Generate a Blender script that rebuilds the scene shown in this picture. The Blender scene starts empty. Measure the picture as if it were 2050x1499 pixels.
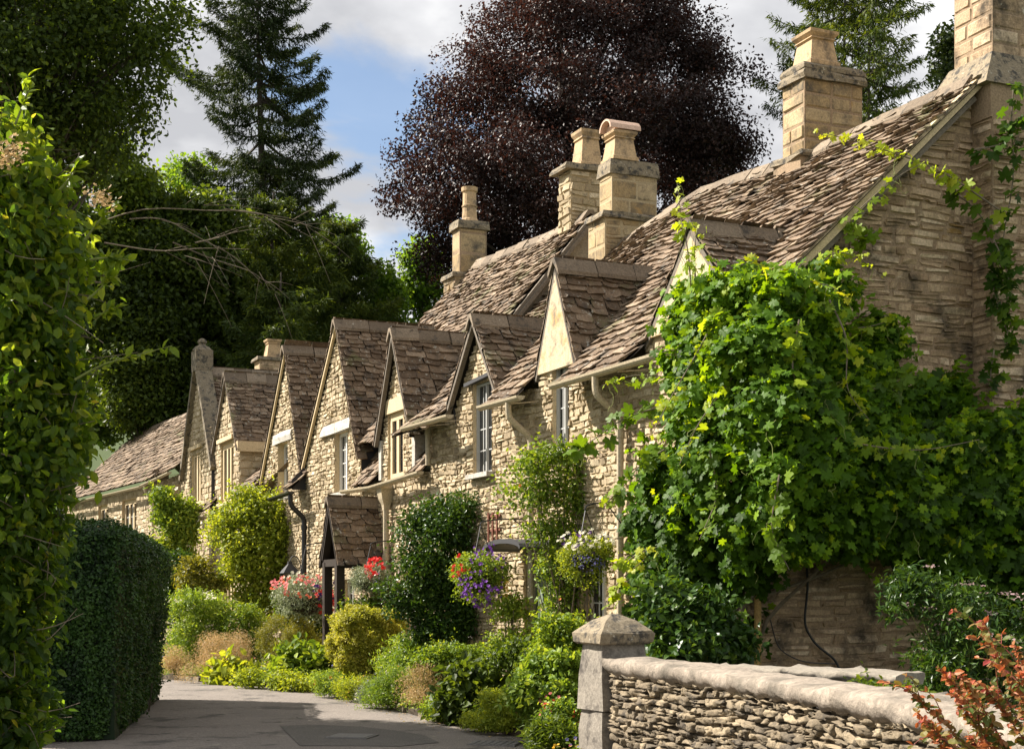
import bpy, math, numpy as np
from mathutils import Vector
R = math.radians
scene = bpy.context.scene
COL = scene.collection
ORG = {}
UP = np.array((0., 0., 1.))

# ------------------------------------------------------------------ camera
FPX, CX, HY, EYE = 2930., 1025., 1190., 1.6
cam = bpy.data.cameras.new('camera'); camo = bpy.data.objects.new('camera', cam); COL.objects.link(camo)
cam.sensor_width = 36; cam.lens = FPX / 2050 * 36
cam.shift_y = (HY - 749.5) / 2050
cam.clip_end = 2000; cam.clip_start = .1
camo.location = (0, 0, EYE); camo.rotation_euler = (R(90), 0, 0)
scene.camera = camo

def W(px, py, Y):
    """world point seen at photo pixel px,py and standing Y metres ahead"""
    return np.array(((px - CX) / FPX * Y, Y, EYE + (HY - py) / FPX * Y))

# ------------------------------------------------------------------ mesh builder
class MB:
    def __init__(s): s.v = []; s.f = []; s.r = []; s.m = []; s.n = 0
    def add(s, v, f, r=None, m=0):
        v = np.asarray(v, float).reshape(-1, 3); f = np.asarray(f, int)
        if len(f) == 0: return
        s.v.append(v); s.f.append(f + s.n); s.n += len(v)
        k = len(f)
        if r is None: r = np.full(k, .5)
        r = np.broadcast_to(np.asarray(r, float), (k,))
        s.r.append(r); s.m.append(np.full(k, m, int))
    def mesh(s, name, mats, org, smooth):
        me = bpy.data.meshes.new(name)
        if not isinstance(mats, (list, tuple)): mats = [mats]
        for m in mats: me.materials.append(m)
        if s.n == 0: return me
        v = np.concatenate(s.v) - org
        tot = np.concatenate([np.full(len(f), f.shape[1], np.int32) for f in s.f])
        idx = np.concatenate([f.ravel() for f in s.f]).astype(np.int32)
        start = np.concatenate(([0], np.cumsum(tot)[:-1])).astype(np.int32)
        me.vertices.add(len(v)); me.vertices.foreach_set('co', v.astype(np.float32).ravel())
        me.loops.add(len(idx)); me.loops.foreach_set('vertex_index', idx)
        me.polygons.add(len(tot)); me.polygons.foreach_set('loop_start', start); me.polygons.foreach_set('loop_total', tot)
        me.polygons.foreach_set('material_index', np.concatenate(s.m).astype(np.int32))
        me.polygons.foreach_set('use_smooth', np.full(len(tot), bool(smooth)))
        a = me.attributes.new('rnd', 'FLOAT', 'FACE'); a.data.foreach_set('value', np.concatenate(s.r).astype(np.float32))
        me.update(); me.validate()
        return me
    def build(s, name, mats, parent=None, smooth=False, loc=None, label=None):
        org = ORG[parent.name] if parent else np.array(loc if loc is not None else (0, 0, 0), float)
        o = bpy.data.objects.new(name, s.mesh(name, mats, org, smooth)); COL.objects.link(o)
        if parent: o.parent = parent
        else: o.location = org
        ORG[o.name] = org
        if label: o['label'] = label
        return o

def tag(o, label=None, cat=None, group=None, kind=None):
    if label: o['label'] = label
    if cat: o['category'] = cat
    if group: o['group'] = group
    if kind: o['kind'] = kind
    return o
def thing(name, label, cat, loc, group=None, kind=None):
    o = bpy.data.objects.new(name, None); COL.objects.link(o); o.location = loc; o.empty_display_size = .2
    ORG[o.name] = np.array(loc, float)
    return tag(o, label, cat, group, kind)

def nz(a): return a / np.maximum(np.linalg.norm(a, axis=-1, keepdims=True), 1e-9)
def wob(p, sc=1., seed=0):
    """cheap smooth 3-D noise, about -1..1"""
    r = np.random.default_rng(seed); o = np.zeros(p.shape[:-1])
    for k in range(5):
        d = r.normal(size=3) * sc * (1.6 ** k) ; o = o + np.sin(p @ d + r.uniform(0, 6.28)) / (1.45 ** k)
    return o / 2.2

BOXF = np.array([(0, 3, 2, 1), (4, 5, 6, 7), (0, 1, 5, 4), (1, 2, 6, 5), (2, 3, 7, 6), (3, 0, 4, 7)])
def hexa(mb, c8, r=.5, m=0): mb.add(c8, BOXF, r, m)
def bar(mb, p, q, w, h, up=UP, r=.5, m=0):
    p = np.array(p, float); q = np.array(q, float); t = nz(q - p)
    a = np.cross(t, np.array(up, float))
    if np.linalg.norm(a) < 1e-4: a = np.cross(t, (1, 0, 0))
    a = nz(a); b = np.cross(a, t)
    c = []
    for e in (p, q):
        for x, y in ((-1, -1), (1, -1), (1, 1), (-1, 1)): c.append(e + a * x * w / 2 + b * y * h / 2)
    hexa(mb, c, r, m)
def tube(mb, pts, rad, n=7, r=.5, m=0, cap=True):
    pts = np.asarray(pts, float); k = len(pts); rad = np.broadcast_to(np.asarray(rad, float), (k,))
    t = nz(np.gradient(pts, axis=0)); ref = UP if abs(t[0] @ UP) < .9 else np.array((1., 0, 0))
    V = []
    a = nz(np.cross(t[0], ref))
    for i in range(k):
        a = nz(a - t[i] * (a @ t[i])); b = np.cross(t[i], a)
        th = np.arange(n) / n * 2 * np.pi
        V.append(pts[i] + rad[i] * (np.cos(th)[:, None] * a + np.sin(th)[:, None] * b))
    V = np.concatenate(V); F = []
    for i in range(k - 1):
        for j in range(n): F.append((i * n + j, i * n + (j + 1) % n, (i + 1) * n + (j + 1) % n, (i + 1) * n + j))
    mb.add(V, F, r, m)
    if cap:
        mb.add(V[:n], [tuple(range(n))[::-1]], r, m); mb.add(V[-n:], [tuple(range(n))], r, m)
def curve(pts, n=12):
    pts = np.asarray(pts, float); t = np.linspace(0, 1, len(pts)); T = np.linspace(0, 1, n)
    P = np.stack([np.interp(T, t, pts[:, i]) for i in range(3)], 1)
    for _ in range(max(1, n // len(pts))):
        P[1:-1] = .25 * P[:-2] + .5 * P[1:-1] + .25 * P[2:]
    return P
def loft(mb, secs, r=.5, m=0, cap=True):
    """secs: list of equal-length rings"""
    n = len(secs[0]); V = np.concatenate([np.asarray(q, float) for q in secs]); F = []
    for i in range(len(secs) - 1):
        for j in range(n): F.append((i * n + j, i * n + (j + 1) % n, (i + 1) * n + (j + 1) % n, (i + 1) * n + j))
    mb.add(V, F, r, m)
    if cap: mb.add(secs[0], [tuple(range(n))[::-1]], r, m); mb.add(secs[-1], [tuple(range(n))], r, m)

# ------------------------------------------------------------------ materials
def newmat(name):
    m = bpy.data.materials.new(name); m.use_nodes = True; nt = m.node_tree; nt.nodes.clear()
    out = nt.nodes.new('ShaderNodeOutputMaterial')
    def N(t, **k):
        n = nt.nodes.new(t)
        for a, b in k.items(): setattr(n, a, b)
        return n
    def L(a, b): nt.links.new(a, b)
    return m, N, L, out
def ramp(N, cols, pos=None):
    n = N('ShaderNodeValToRGB'); e = n.color_ramp.elements
    k = len(cols)
    while len(e) < k: e.new(.5)
    for i, c in enumerate(cols):
        e[i].position = (i / (k - 1) if pos is None else pos[i]); e[i].color = (*c, 1) if len(c) == 3 else c
    return n
def surf(name, cols, rough=.85, nsc=6, namp=.5, bump=.4, bsc=40, bdist=.01, spots=None, spec=.3, metal=0., fine=.35, spotpos=(.62, .68), spotsc=9, stretch=(1, 1, 1)):
    """weathered solid: colour by the per-face 'rnd' value, mottled by noise, optional lichen spots"""
    m, N, L, out = newmat(name)
    tc = N('ShaderNodeTexCoord'); mp = N('ShaderNodeMapping'); mp.inputs['Scale'].default_value = stretch; L(tc.outputs['Object'], mp.inputs[0])
    at = N('ShaderNodeAttribute', attribute_name='rnd')
    n1 = N('ShaderNodeTexNoise'); n1.inputs['Scale'].default_value = nsc; n1.inputs['Detail'].default_value = 6; n1.inputs['Roughness'].default_value = .65; L(mp.outputs[0], n1.inputs['Vector'])
    ad = N('ShaderNodeMath', operation='MULTIPLY_ADD'); ad.inputs[1].default_value = namp; L(n1.outputs['Fac'], ad.inputs[0])
    sb = N('ShaderNodeMath', operation='SUBTRACT'); sb.inputs[1].default_value = namp / 2; L(at.outputs['Fac'], sb.inputs[0]); L(sb.outputs[0], ad.inputs[2])
    rp = ramp(N, cols); L(ad.outputs[0], rp.inputs[0])
    n2 = N('ShaderNodeTexNoise'); n2.inputs['Scale'].default_value = bsc; n2.inputs['Detail'].default_value = 5; n2.inputs['Roughness'].default_value = .7; L(tc.outputs['Object'], n2.inputs['Vector'])
    mr = N('ShaderNodeMapRange'); mr.inputs[1].default_value = .3; mr.inputs[2].default_value = .7; mr.inputs[3].default_value = 1 - fine; mr.inputs[4].default_value = 1 + fine; L(n2.outputs['Fac'], mr.inputs[0])
    mx = N('ShaderNodeMix', data_type='RGBA', blend_type='MULTIPLY'); mx.inputs[0].default_value = 1; L(rp.outputs[0], mx.inputs[6]); L(mr.outputs[0], mx.inputs[7])
    col = mx.outputs[2]
    for i, (c, lo, hi, sc) in enumerate(spots or []):
        n3 = N('ShaderNodeTexNoise'); n3.inputs['Scale'].default_value = sc; n3.inputs['Detail'].default_value = 7; n3.inputs['Roughness'].default_value = .7
        mp2 = N('ShaderNodeMapping'); mp2.inputs['Location'].default_value = (3.1 * i + 7, 1.7 * i, 2.2 * i); L(tc.outputs['Object'], mp2.inputs[0]); L(mp2.outputs[0], n3.inputs['Vector'])
        r3 = N('ShaderNodeMapRange'); r3.inputs[1].default_value = lo; r3.inputs[2].default_value = hi; L(n3.outputs['Fac'], r3.inputs[0])
        m3 = N('ShaderNodeMix', data_type='RGBA'); L(r3.outputs[0], m3.inputs[0]); L(col, m3.inputs[6]); m3.inputs[7].default_value = (*c, 1); col = m3.outputs[2]
    p = N('ShaderNodeBsdfPrincipled'); L(col, p.inputs['Base Color']); p.inputs['Roughness'].default_value = rough
    p.inputs['Specular IOR Level'].default_value = spec; p.inputs['Metallic'].default_value = metal
    if bump:
        b = N('ShaderNodeBump'); b.inputs['Strength'].default_value = bump; b.inputs['Distance'].default_value = bdist; L(n2.outputs['Fac'], b.inputs['Height']); L(b.outputs[0], p.inputs['Normal'])
    L(p.outputs[0], out.inputs[0]); return m
def leafmat(name, cols, trans=.4, tint=(1.7, 1.5, .45), rough=.5, spec=.22, pos=None, gain=1.7):
    cols = [(min(.9, c[0] * gain * 1.08), min(.9, c[1] * gain), min(.9, c[2] * gain * .85)) for c in cols]
    m, N, L, out = newmat(name)
    at = N('ShaderNodeAttribute', attribute_name='rnd'); rp = ramp(N, cols, pos); L(at.outputs['Fac'], rp.inputs[0])
    p = N('ShaderNodeBsdfPrincipled'); L(rp.outputs[0], p.inputs['Base Color']); p.inputs['Roughness'].default_value = rough; p.inputs['Specular IOR Level'].default_value = spec
    mx = N('ShaderNodeMix', data_type='RGBA', blend_type='MULTIPLY'); mx.inputs[0].default_value = 1; L(rp.outputs[0], mx.inputs[6]); mx.inputs[7].default_value = (*tint, 1)
    t = N('ShaderNodeBsdfTranslucent'); L(mx.outputs[2], t.inputs[0])
    ms = N('ShaderNodeMixShader'); ms.inputs[0].default_value = trans; L(p.outputs[0], ms.inputs[1]); L(t.outputs[0], ms.inputs[2]); L(ms.outputs[0], out.inputs[0])
    return m
def plain(name, col, rough=.5, spec=.4, metal=0):
    return surf(name, [tuple(c * .8 for c in col), tuple(min(1, c * 1.15) for c in col)], rough, 5, .6, .15, 60, .004, None, spec, metal, .12)

DARK = (.035, .032, .028)
M = {}
M['stone'] = surf('rubble_limestone', [(.17, .128, .078), (.31, .245, .15), (.42, .34, .22), (.55, .46, .32)], .9, 5, .5, .7, 38, .012, [((.13, .11, .075), .57, .72, 5), ((.6, .55, .42), .66, .73, 13)])
M['mortar'] = surf('lime_mortar', [(.30, .23, .135), (.44, .35, .215)], .95, 4, .7, .6, 60, .008)
M['gstone'] = surf('weathered_gable_stone', [(.20, .13, .075), (.36, .255, .155), (.48, .355, .23), (.60, .48, .34)], .92, 4, .7, .8, 38, .012, [((.065, .05, .033), .50, .66, 2.2), ((.42, .38, .30), .64, .70, 8), ((.26, .16, .055), .6, .7, 1.6)])
M['gmortar'] = surf('brown_pointing', [(.23, .16, .10), (.34, .25, .16)], .95, 3, .8, .6, 50, .008, [((.065, .052, .036), .52, .68, 2.2)])
M['ashlar'] = surf('ashlar_limestone', [(.23, .155, .072), (.35, .255, .135), (.42, .33, .20)], .88, 3, .7, .5, 40, .008, [((.085, .072, .055), .46, .64, 2.6), ((.38, .235, .09), .6, .7, 2.5)])
M['trim'] = surf('dressed_stone_trim', [(.42, .32, .18), (.58, .47, .30)], .85, 4, .6, .3, 60, .005, [((.2, .17, .12), .62, .75, 5)])
M['capstone'] = surf('lichened_capstone', [(.15, .125, .085), (.26, .21, .14)], .92, 7, .8, .6, 40, .01, [((.055, .05, .042), .50, .60, 9), ((.42, .39, .31), .60, .68, 20)])
M['tile'] = surf('stone_roof_tile', [(.070, .046, .028), (.135, .093, .058), (.185, .131, .085), (.29, .218, .15)], .9, 11, .7, .8, 36, .012, [((.05, .042, .034), .52, .66, 3.5), ((.12, .115, .05), .56, .66, 1.3), ((.27, .17, .06), .63, .70, 7), ((.38, .36, .30), .585, .66, 13)])
M['sheet'] = plain('roof_underlay', (.03, .025, .02), .95, .1)
M['ridge'] = surf('stone_ridge', [(.13, .10, .07), (.24, .19, .135)], .92, 5, .8, .6, 40, .01, [((.06, .052, .042), .55, .66, 5), ((.46, .43, .36), .64, .70, 8)])
M['plaster'] = surf('lime_plaster', [(.34, .27, .16), (.54, .47, .34)], .9, 2.6, 1.1, .3, 50, .005, [((.40, .25, .09), .48, .62, 2.6), ((.20, .16, .11), .56, .66, 5)], stretch=(4, 4, .5))
M['white'] = surf('white_lintel', [(.30, .285, .25), (.48, .455, .40)], .88, 6, 1., .4, 40, .006, [((.22, .19, .15), .52, .66, 7)])
M['whitepaint'] = plain('white_window_paint', (.62, .60, .55), .5)
M['iron'] = plain('grey_iron_frame', (.42, .42, .40), .5)
M['lead'] = plain('grey_lead', (.04, .04, .043), .65, .3)
M['cream'] = surf('cream_painted_iron', [(.34, .28, .185), (.47, .40, .28)], .5, 3, .6, .15, 40, .004, [((.25, .2, .13), .62, .74, 6)], .4)
M['black'] = plain('black_painted_iron', (.012, .012, .013), .4)
M['oak'] = surf('weathered_oak', [(.10, .082, .062), (.19, .16, .125)], .85, 6, .8, .5, 30, .006, stretch=(1, 1, .2))
M['darkwood'] = surf('dark_stained_wood', [(.016, .011, .008), (.035, .024, .017)], .6, 6, .8, .3, 30, .004)
M['greendoor'] = plain('sage_door_paint', (.16, .20, .15), .5)
M['clay'] = surf('clay_pot', [(.38, .26, .14), (.50, .36, .21)], .88, 4, .8, .4, 40, .005, [((.13, .10, .07), .50, .68, 4), ((.4, .36, .27), .62, .7, 9)])
M['pinkclay'] = surf('pink_clay', [(.50, .33, .24), (.60, .43, .33)], .85, 4, .6, .3, 50, .004)
M['bamboo'] = surf('rusty_ochre_pipe', [(.28, .18, .06), (.40, .27, .10)], .7, 8, .9, .3, 40, .004, [((.12, .07, .035), .58, .68, 9)])
M['render'] = surf('grey_cement_render', [(.20, .17, .13), (.34, .29, .22)], .92, 5, .9, .5, 40, .008, [((.07, .06, .05), .55, .68, 4)])
def glassmat():
    m, N, L, out = newmat('old_window_glass')
    p = N('ShaderNodeBsdfPrincipled'); p.inputs['Base Color'].default_value = (.018, .019, .018, 1); p.inputs['Roughness'].default_value = .08; p.inputs['Specular IOR Level'].default_value = .6
    tc = N('ShaderNodeTexCoord'); n = N('ShaderNodeTexNoise'); n.inputs['Scale'].default_value = 7; L(tc.outputs['Object'], n.inputs['Vector'])
    b = N('ShaderNodeBump'); b.inputs['Strength'].default_value = .25; b.inputs['Distance'].default_value = .02; L(n.outputs['Fac'], b.inputs['Height']); L(b.outputs[0], p.inputs['Normal'])
    L(p.outputs[0], out.inputs[0]); return m
M['glass'] = glassmat()
M['bark'] = surf('grey_bark', [(.035, .028, .02), (.09, .075, .058)], .9, 6, .8, .6, 20, .02)
M['twig'] = surf('pale_twig', [(.10, .08, .055), (.22, .18, .13)], .9, 8, .8, .3, 20, .01)
M['stem'] = surf('green_stem', [(.10, .13, .03), (.20, .22, .06)], .7, 8, .8, .2, 20, .01)
M['redstem'] = surf('red_stem', [(.16, .03, .025), (.25, .07, .05)], .6, 8, .8, .2, 20, .01)

# ------------------------------------------------------------------ masonry and tiling
def intervals(poly, b):
    """x spans of a polygon at height b"""
    xs = []
    k = len(poly)
    for i in range(k):
        (x0, y0), (x1, y1) = poly[i], poly[(i + 1) % k]
        if (y0 <= b < y1) or (y1 <= b < y0): xs.append(x0 + (b - y0) / (y1 - y0) * (x1 - x0))
    xs.sort(); return [(xs[i], xs[i + 1]) for i in range(0, len(xs) - 1, 2)]
def stones(mb, mapf, poly, rng, holes=(), h=(.045, .11), w=(.08, .27), joint=.010, depth=.026, jit=.016, ny=4, nx=5, m=0, rough=.007, sink=.012, wavy=.012, lo=0, hi=1):
    """rubble courses laid as real stones on a surface; mapf(a, b, n) -> xyz, n outwards"""
    ys = [p[1] for p in poly]; b = min(ys); top = max(ys)
    A0, A1, B0, B1 = [], [], [], []
    while b < top - .02:
        hh = rng.uniform(*h)
        if b + hh > top: hh = max(.03, top - b)
        bm = b + hh * .5
        iv = intervals(poly, min(bm, top - 1e-4))
        for (hx0, hx1, hz0, hz1) in holes:
            if hz0 < bm < hz1:
                nv = []
                for (x0, x1) in iv:
                    if hx1 <= x0 or hx0 >= x1: nv.append((x0, x1)); continue
                    if hx0 > x0: nv.append((x0, hx0))
                    if hx1 < x1: nv.append((hx1, x1))
                iv = nv
        for (x0, x1) in iv:
            x = x0
            while x < x1 - .02:
                ww = min(rng.uniform(*w), x1 - x)
                if x1 - (x + ww) < w[0] * .6: ww = x1 - x
                if ww > w[0] * 1.2 and rng.random() < .22 and hh > h[0] * 1.3:
                    c = rng.uniform(.4, .6) * hh
                    A0 += [x, x]; A1 += [x + ww, x + ww]; B0 += [b, b + c]; B1 += [b + c, b + hh]
                else:
                    A0.append(x); A1.append(x + ww); B0.append(b); B1.append(b + hh)
                x += ww
        b += hh
    A0, A1, B0, B1 = map(np.array, (A0, A1, B0, B1)); n = len(A0)
    if n == 0: return
    j = joint / 2
    cx = np.stack([A0 + j, A1 - j, A1 - j, A0 + j], 1) + rng.normal(0, jit * .7, (n, 4))
    cy = np.stack([B0 + j, B0 + j, B1 - j, B1 - j], 1) + rng.normal(0, jit * .45, (n, 4))
    gx = np.concatenate(([0.], np.linspace(.07, .93, nx - 2), [1.]))
    gy = np.concatenate(([0.], np.linspace(.13, .87, ny - 2), [1.]))
    X, Yg = np.meshgrid(gx, gy); X = X.ravel(); Yg = Yg.ravel()
    w4 = np.stack([(1 - X) * (1 - Yg), X * (1 - Yg), X * Yg, (1 - X) * Yg], 1)
    a = cx @ w4.T; bb = cy @ w4.T
    a = a + rng.normal(0, jit * .35, a.shape); bb = bb + rng.normal(0, jit * .25, bb.shape)
    edge = (X == 0) | (X == 1) | (Yg == 0) | (Yg == 1)
    dep = depth * rng.uniform(.35, 1.15, (n, 1)) + (X - .5) * rng.normal(0, depth * .35, (n, 1)) + (Yg - .5) * rng.normal(0, depth * .3, (n, 1)) + rng.normal(0, rough, (n, len(X)))
    dep = np.where(edge, -sink, np.maximum(dep, .002))
    bb = bb + wavy * np.sin(a * 2.1 + 1.3 + bb * 1.7) + wavy * .7 * np.sin(a * 5.3 + bb * 4)
    V = mapf(a.ravel(), bb.ravel(), dep.ravel())
    q = []
    for jy in range(ny - 1):
        for jx in range(nx - 1): q.append((jy * nx + jx, jy * nx + jx + 1, (jy + 1) * nx + jx + 1, (jy + 1) * nx + jx))
    q = np.array(q); F = (q[None] + (np.arange(n) * nx * ny)[:, None, None]).reshape(-1, 4)
    mb.add(V, F, np.repeat(lo + (hi - lo) * rng.beta(2.2, 2.2, n), len(q)), m)

def tiles(mb, O, S, T, L, H, rng, e0=.22, e1=.12, w=(.16, .42), clip=None, th=.028, lift=.036, sag=None, m=0, msheet=1, curvy=.012, L0=None):
    """courses of stone tiles on a slope: O lower corner, S along the eave, T up the slope"""
    O, S, T = np.array(O, float), nz(np.array(S, float)), nz(np.array(T, float)); Nn = np.cross(S, T)
    if Nn[2] < 0: Nn = -Nn
    rows = []; t = 0.
    while t < H: e = e0 + (e1 - e0) * t / H; rows.append((t, e)); t += e * rng.uniform(.9, 1.1)
    a0, a1, tt, ee = [], [], [], []
    for (t, e) in rows:
        x = -rng.uniform(0, .15)
        while x < L:
            ww = rng.uniform(*w) * (.65 + .5 * e / e0); xa = max(x, 0.); xb = min(x + ww, L + rng.uniform(-.02, .02))
            if xb - xa > .04:
                if clip is None or clip((xa + xb) / 2, t + e * .4): a0.append(xa); a1.append(xb); tt.append(t); ee.append(e)
            x += ww
    a0, a1, tt, ee = map(np.array, (a0, a1, tt, ee)); n = len(a0)
    if n:
        g = .006
        xs = np.array((0, .12, .5, .88, 1.)); k = 5
        wd = (a1 - a0 - 2 * g)[:, None]; A = a0[:, None] + g + wd * xs
        A = A + rng.normal(0, .006, A.shape)
        curl = np.array((.028, .004, 0, .004, .028)) * rng.uniform(.3, 1.2, (n, 1)) + rng.normal(0, .008, (n, k)) + rng.normal(0, .015, (n, 1))
        wave = curvy * np.sin(A * 1.9 + tt[:, None] * .7 + 1) 
        tb = tt[:, None] + curl + wave; tu = np.broadcast_to((tt + ee * 1.55)[:, None], (n, k)) + wave
        nb = lift * rng.uniform(.75, 1.5, (n, 1)) + rng.normal(0, .006, (n, 1)) * (xs - .5) * 3 + rng.normal(0, .0025, (n, k)); nu = np.full((n, k), .004)
        thk = th * rng.uniform(.7, 1.4, (n, 1)) + np.zeros((n, k))
        Aa = np.concatenate([A, A, A], 1); Tt = np.concatenate([tb, tu, tb + .004], 1); Nd = np.concatenate([nb, nu, nb - thk], 1)
        V = O + Aa.reshape(-1, 1) * S + Tt.reshape(-1, 1) * T + Nd.reshape(-1, 1) * Nn
        if sag is not None: V = sag(V)
        q = [(i, i + 1, k + i + 1, k + i) for i in range(k - 1)] + [(2 * k + i, 2 * k + i + 1, i + 1, i) for i in range(k - 1)] + [(2 * k, 0, k, k), (k - 1, 3 * k - 1, 2 * k - 1, 2 * k - 1)]
        q4 = np.array(q[:-2]); q3 = np.array([(2 * k, 0, k), (k - 1, 3 * k - 1, 2 * k - 1)])
        off = (np.arange(n) * 3 * k)[:, None, None]
        r = rng.beta(2, 2.2, n)
        n0 = mb.n
        mb.add(V, (q4[None] + off).reshape(-1, 4), np.repeat(r, len(q4)), m)
        mb.f.append((q3[None] + off).reshape(-1, 3) + n0); mb.r.append(np.repeat(r, 2)); mb.m.append(np.full(2 * n, m, int))
    # underlay
    cs = .2; nx = max(1, int(L / cs)); ny = max(1, int(H / cs)); gx = np.linspace(0, L, nx + 1); gy = np.linspace(0, H, ny + 1)
    GX, GY = np.meshgrid(gx, gy); V = O + GX.reshape(-1, 1) * S + GY.reshape(-1, 1) * T - .012 * Nn
    if sag is not None: V = sag(V)
    F = [(j * (nx + 1) + i, j * (nx + 1) + i + 1, (j + 1) * (nx + 1) + i + 1, (j + 1) * (nx + 1) + i) for j in range(ny) for i in range(nx)
         if clip is None or clip((gx[i] + gx[i + 1]) / 2, (gy[j] + gy[j + 1]) / 2)]
    mb.add(V, F, .5, msheet)
def ridge(mb, p, q, rng, half=.16, drop=.13, seg=.5, th=.05, sag=None, m=0):
    """inverted-V stone ridge pieces butted along p-q"""
    p = np.array(p, float); q = np.array(q, float); L = np.linalg.norm(q - p); t = (q - p) / L
    a = nz(np.cross(t, UP)); x = 0
    while x < L - .02:
        l = min(seg * rng.uniform(.8, 1.25), L - x); e = rng.normal(0, .006, 3)
        prof = [(-half, -drop), (-.05, .0), (.05, .0), (half, -drop), (half, -drop - th), (0, -th), (-half, -drop - th)]
        rr = []
        for xx in (x + .006, x + l - .006):
            c = p + t * xx + e + UP * rng.normal(0, .005)
            ring = np.array([c + a * u * rng.uniform(.95, 1.05) + UP * w_ for u, w_ in prof])
            rr.append(sag(ring) if sag is not None else ring)
        loft(mb, rr, rng.random(), m); x += l

class Fr:
    """house frame: s along the front (away from us), d into the house, z up"""
    def __init__(f, o, u): f.o = np.array((*o, 0.)); f.u = nz(np.array((*u, 0.))); f.v = np.array((f.u[1], -f.u[0], 0.))
    def pt(f, s, d, z):
        s, d, z = np.broadcast_arrays(np.asarray(s, float), np.asarray(d, float), np.asarray(z, float))
        return f.o + s[..., None] * f.u + d[..., None] * f.v + z[..., None] * UP
    def box(f, mb, s0, s1, d0, d1, z0, z1, r=.5, m=0):
        hexa(mb, [f.pt(*c) for c in ((s0, d0, z0), (s0, d1, z0), (s1, d1, z0), (s1, d0, z0), (s0, d0, z1), (s0, d1, z1), (s1, d1, z1), (s1, d0, z1))], r, m)
    def front(f, d=0): return lambda a, b, n: f.pt(a, d - n, b)
    def side(f, s=0): return lambda a, b, n: f.pt(s - n, a, b)      # faces us
    def back(f, s=0): return lambda a, b, n: f.pt(s + n, a, b)
    def rear(f, d=0): return lambda a, b, n: f.pt(a, d + n, b)
# ================================================================== COTTAGES
U0 = (-.435, 1.)
A_ = Fr((2.35, 14.5), U0)

def wallpanel(mb, mapf, poly, holes=(), step=.1, m=0, n=0.):
    """flat backing for a polygon with rectangular openings cut out"""
    ys = sorted(set([p[1] for p in poly] + [h for H in holes for h in H[2:]]))
    lo, hi = min(p[1] for p in poly), max(p[1] for p in poly); cuts = [y for y in ys if lo <= y <= hi]
    rows = []
    for a, b in zip(cuts[:-1], cuts[1:]):
        k = max(1, int((b - a) / step)); rows += [(a + (b - a) * i / k, a + (b - a) * (i + 1) / k) for i in range(k)]
    P = []
    for b0, b1 in rows:
        if b1 - b0 < 1e-4: continue
        bm = (b0 + b1) / 2; iv = intervals(poly, bm)
        for (x0, x1, z0, z1) in holes:
            if z0 < bm < z1:
                nv = []
                for a, b in iv:
                    if x1 <= a or x0 >= b: nv.append((a, b)); continue
                    if x0 > a: nv.append((a, x0))
                    if x1 < b: nv.append((x1, b))
                iv = nv
        for a, b in iv: P += [(a, b0), (b, b0), (b, b1), (a, b1)]
    P = np.array(P); V = mapf(P[:, 0], P[:, 1], np.full(len(P), n))
    mb.add(V, np.arange(len(P)).reshape(-1, 4), .5, m)

def reveals(mb, fr, holes, d=0., dep=.24, m=2):
    for (s0, s1, z0, z1) in holes:
        for q in (((s0, z0), (s0, z1)), ((s1, z0), (s1, z1)), ((s0, z1), (s1, z1)), ((s0, z0), (s1, z0))):
            (a, b), (c, e) = q
            mb.add([fr.pt(a, d - .015, b), fr.pt(c, d - .015, e), fr.pt(c, d + dep, e), fr.pt(a, d + dep, b)], [(0, 1, 2, 3)], .5, m)

def window(house, fr, s0, s1, z0, z1, d=.13, lights=2, rows=4, frame='iron', fw=.035, bars='iron', sill='white', vb=1):
    mb = MB()
    fr.box(mb, s0, s0 + fw, d - .03, d + .04, z0, z1); fr.box(mb, s1 - fw, s1, d - .03, d + .04, z0, z1)
    fr.box(mb, s0 + fw, s1 - fw, d - .028, d + .04, z1 - fw, z1); fr.box(mb, s0 + fw, s1 - fw, d - .028, d + .04, z0, z0 + fw)
    w = (s1 - s0 - 2 * fw) / lights
    for i in range(1, lights):
        c = s0 + fw + w * i; fr.box(mb, c - fw * .5, c + fw * .5, d - .026, d + .04, z0 + fw, z1 - fw)
    o = mb.build('window', M[frame], house)
    g = MB(); fr.box(g, s0 + fw * .5, s1 - fw * .5, d + .012, d + .022, z0 + fw * .5, z1 - fw * .5); g.build('pane', M['glass'], o)
    b = MB(); t = .0085
    for i in range(lights):
        a0 = s0 + fw + w * i; a1 = a0 + w
        for k in range(1, rows):
            z = z0 + fw + (z1 - z0 - 2 * fw) * k / rows; fr.box(b, a0, a1, d + .002, d + .011, z - t, z + t)
        for k in range(1, vb + 1):
            c = a0 + (a1 - a0) * k / (vb + 1); fr.box(b, c - t, c + t, d, d + .0105, z0 + fw, z1 - fw)
    b.build('glazing_bars', M[bars], o)
    if sill:
        c = MB(); fr.box(c, s0 - .05, s1 + .05, d - .19, d + .03, z0 - .07, z0 - .003); c.build('sill', M[sill], o)
    return o

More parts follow.
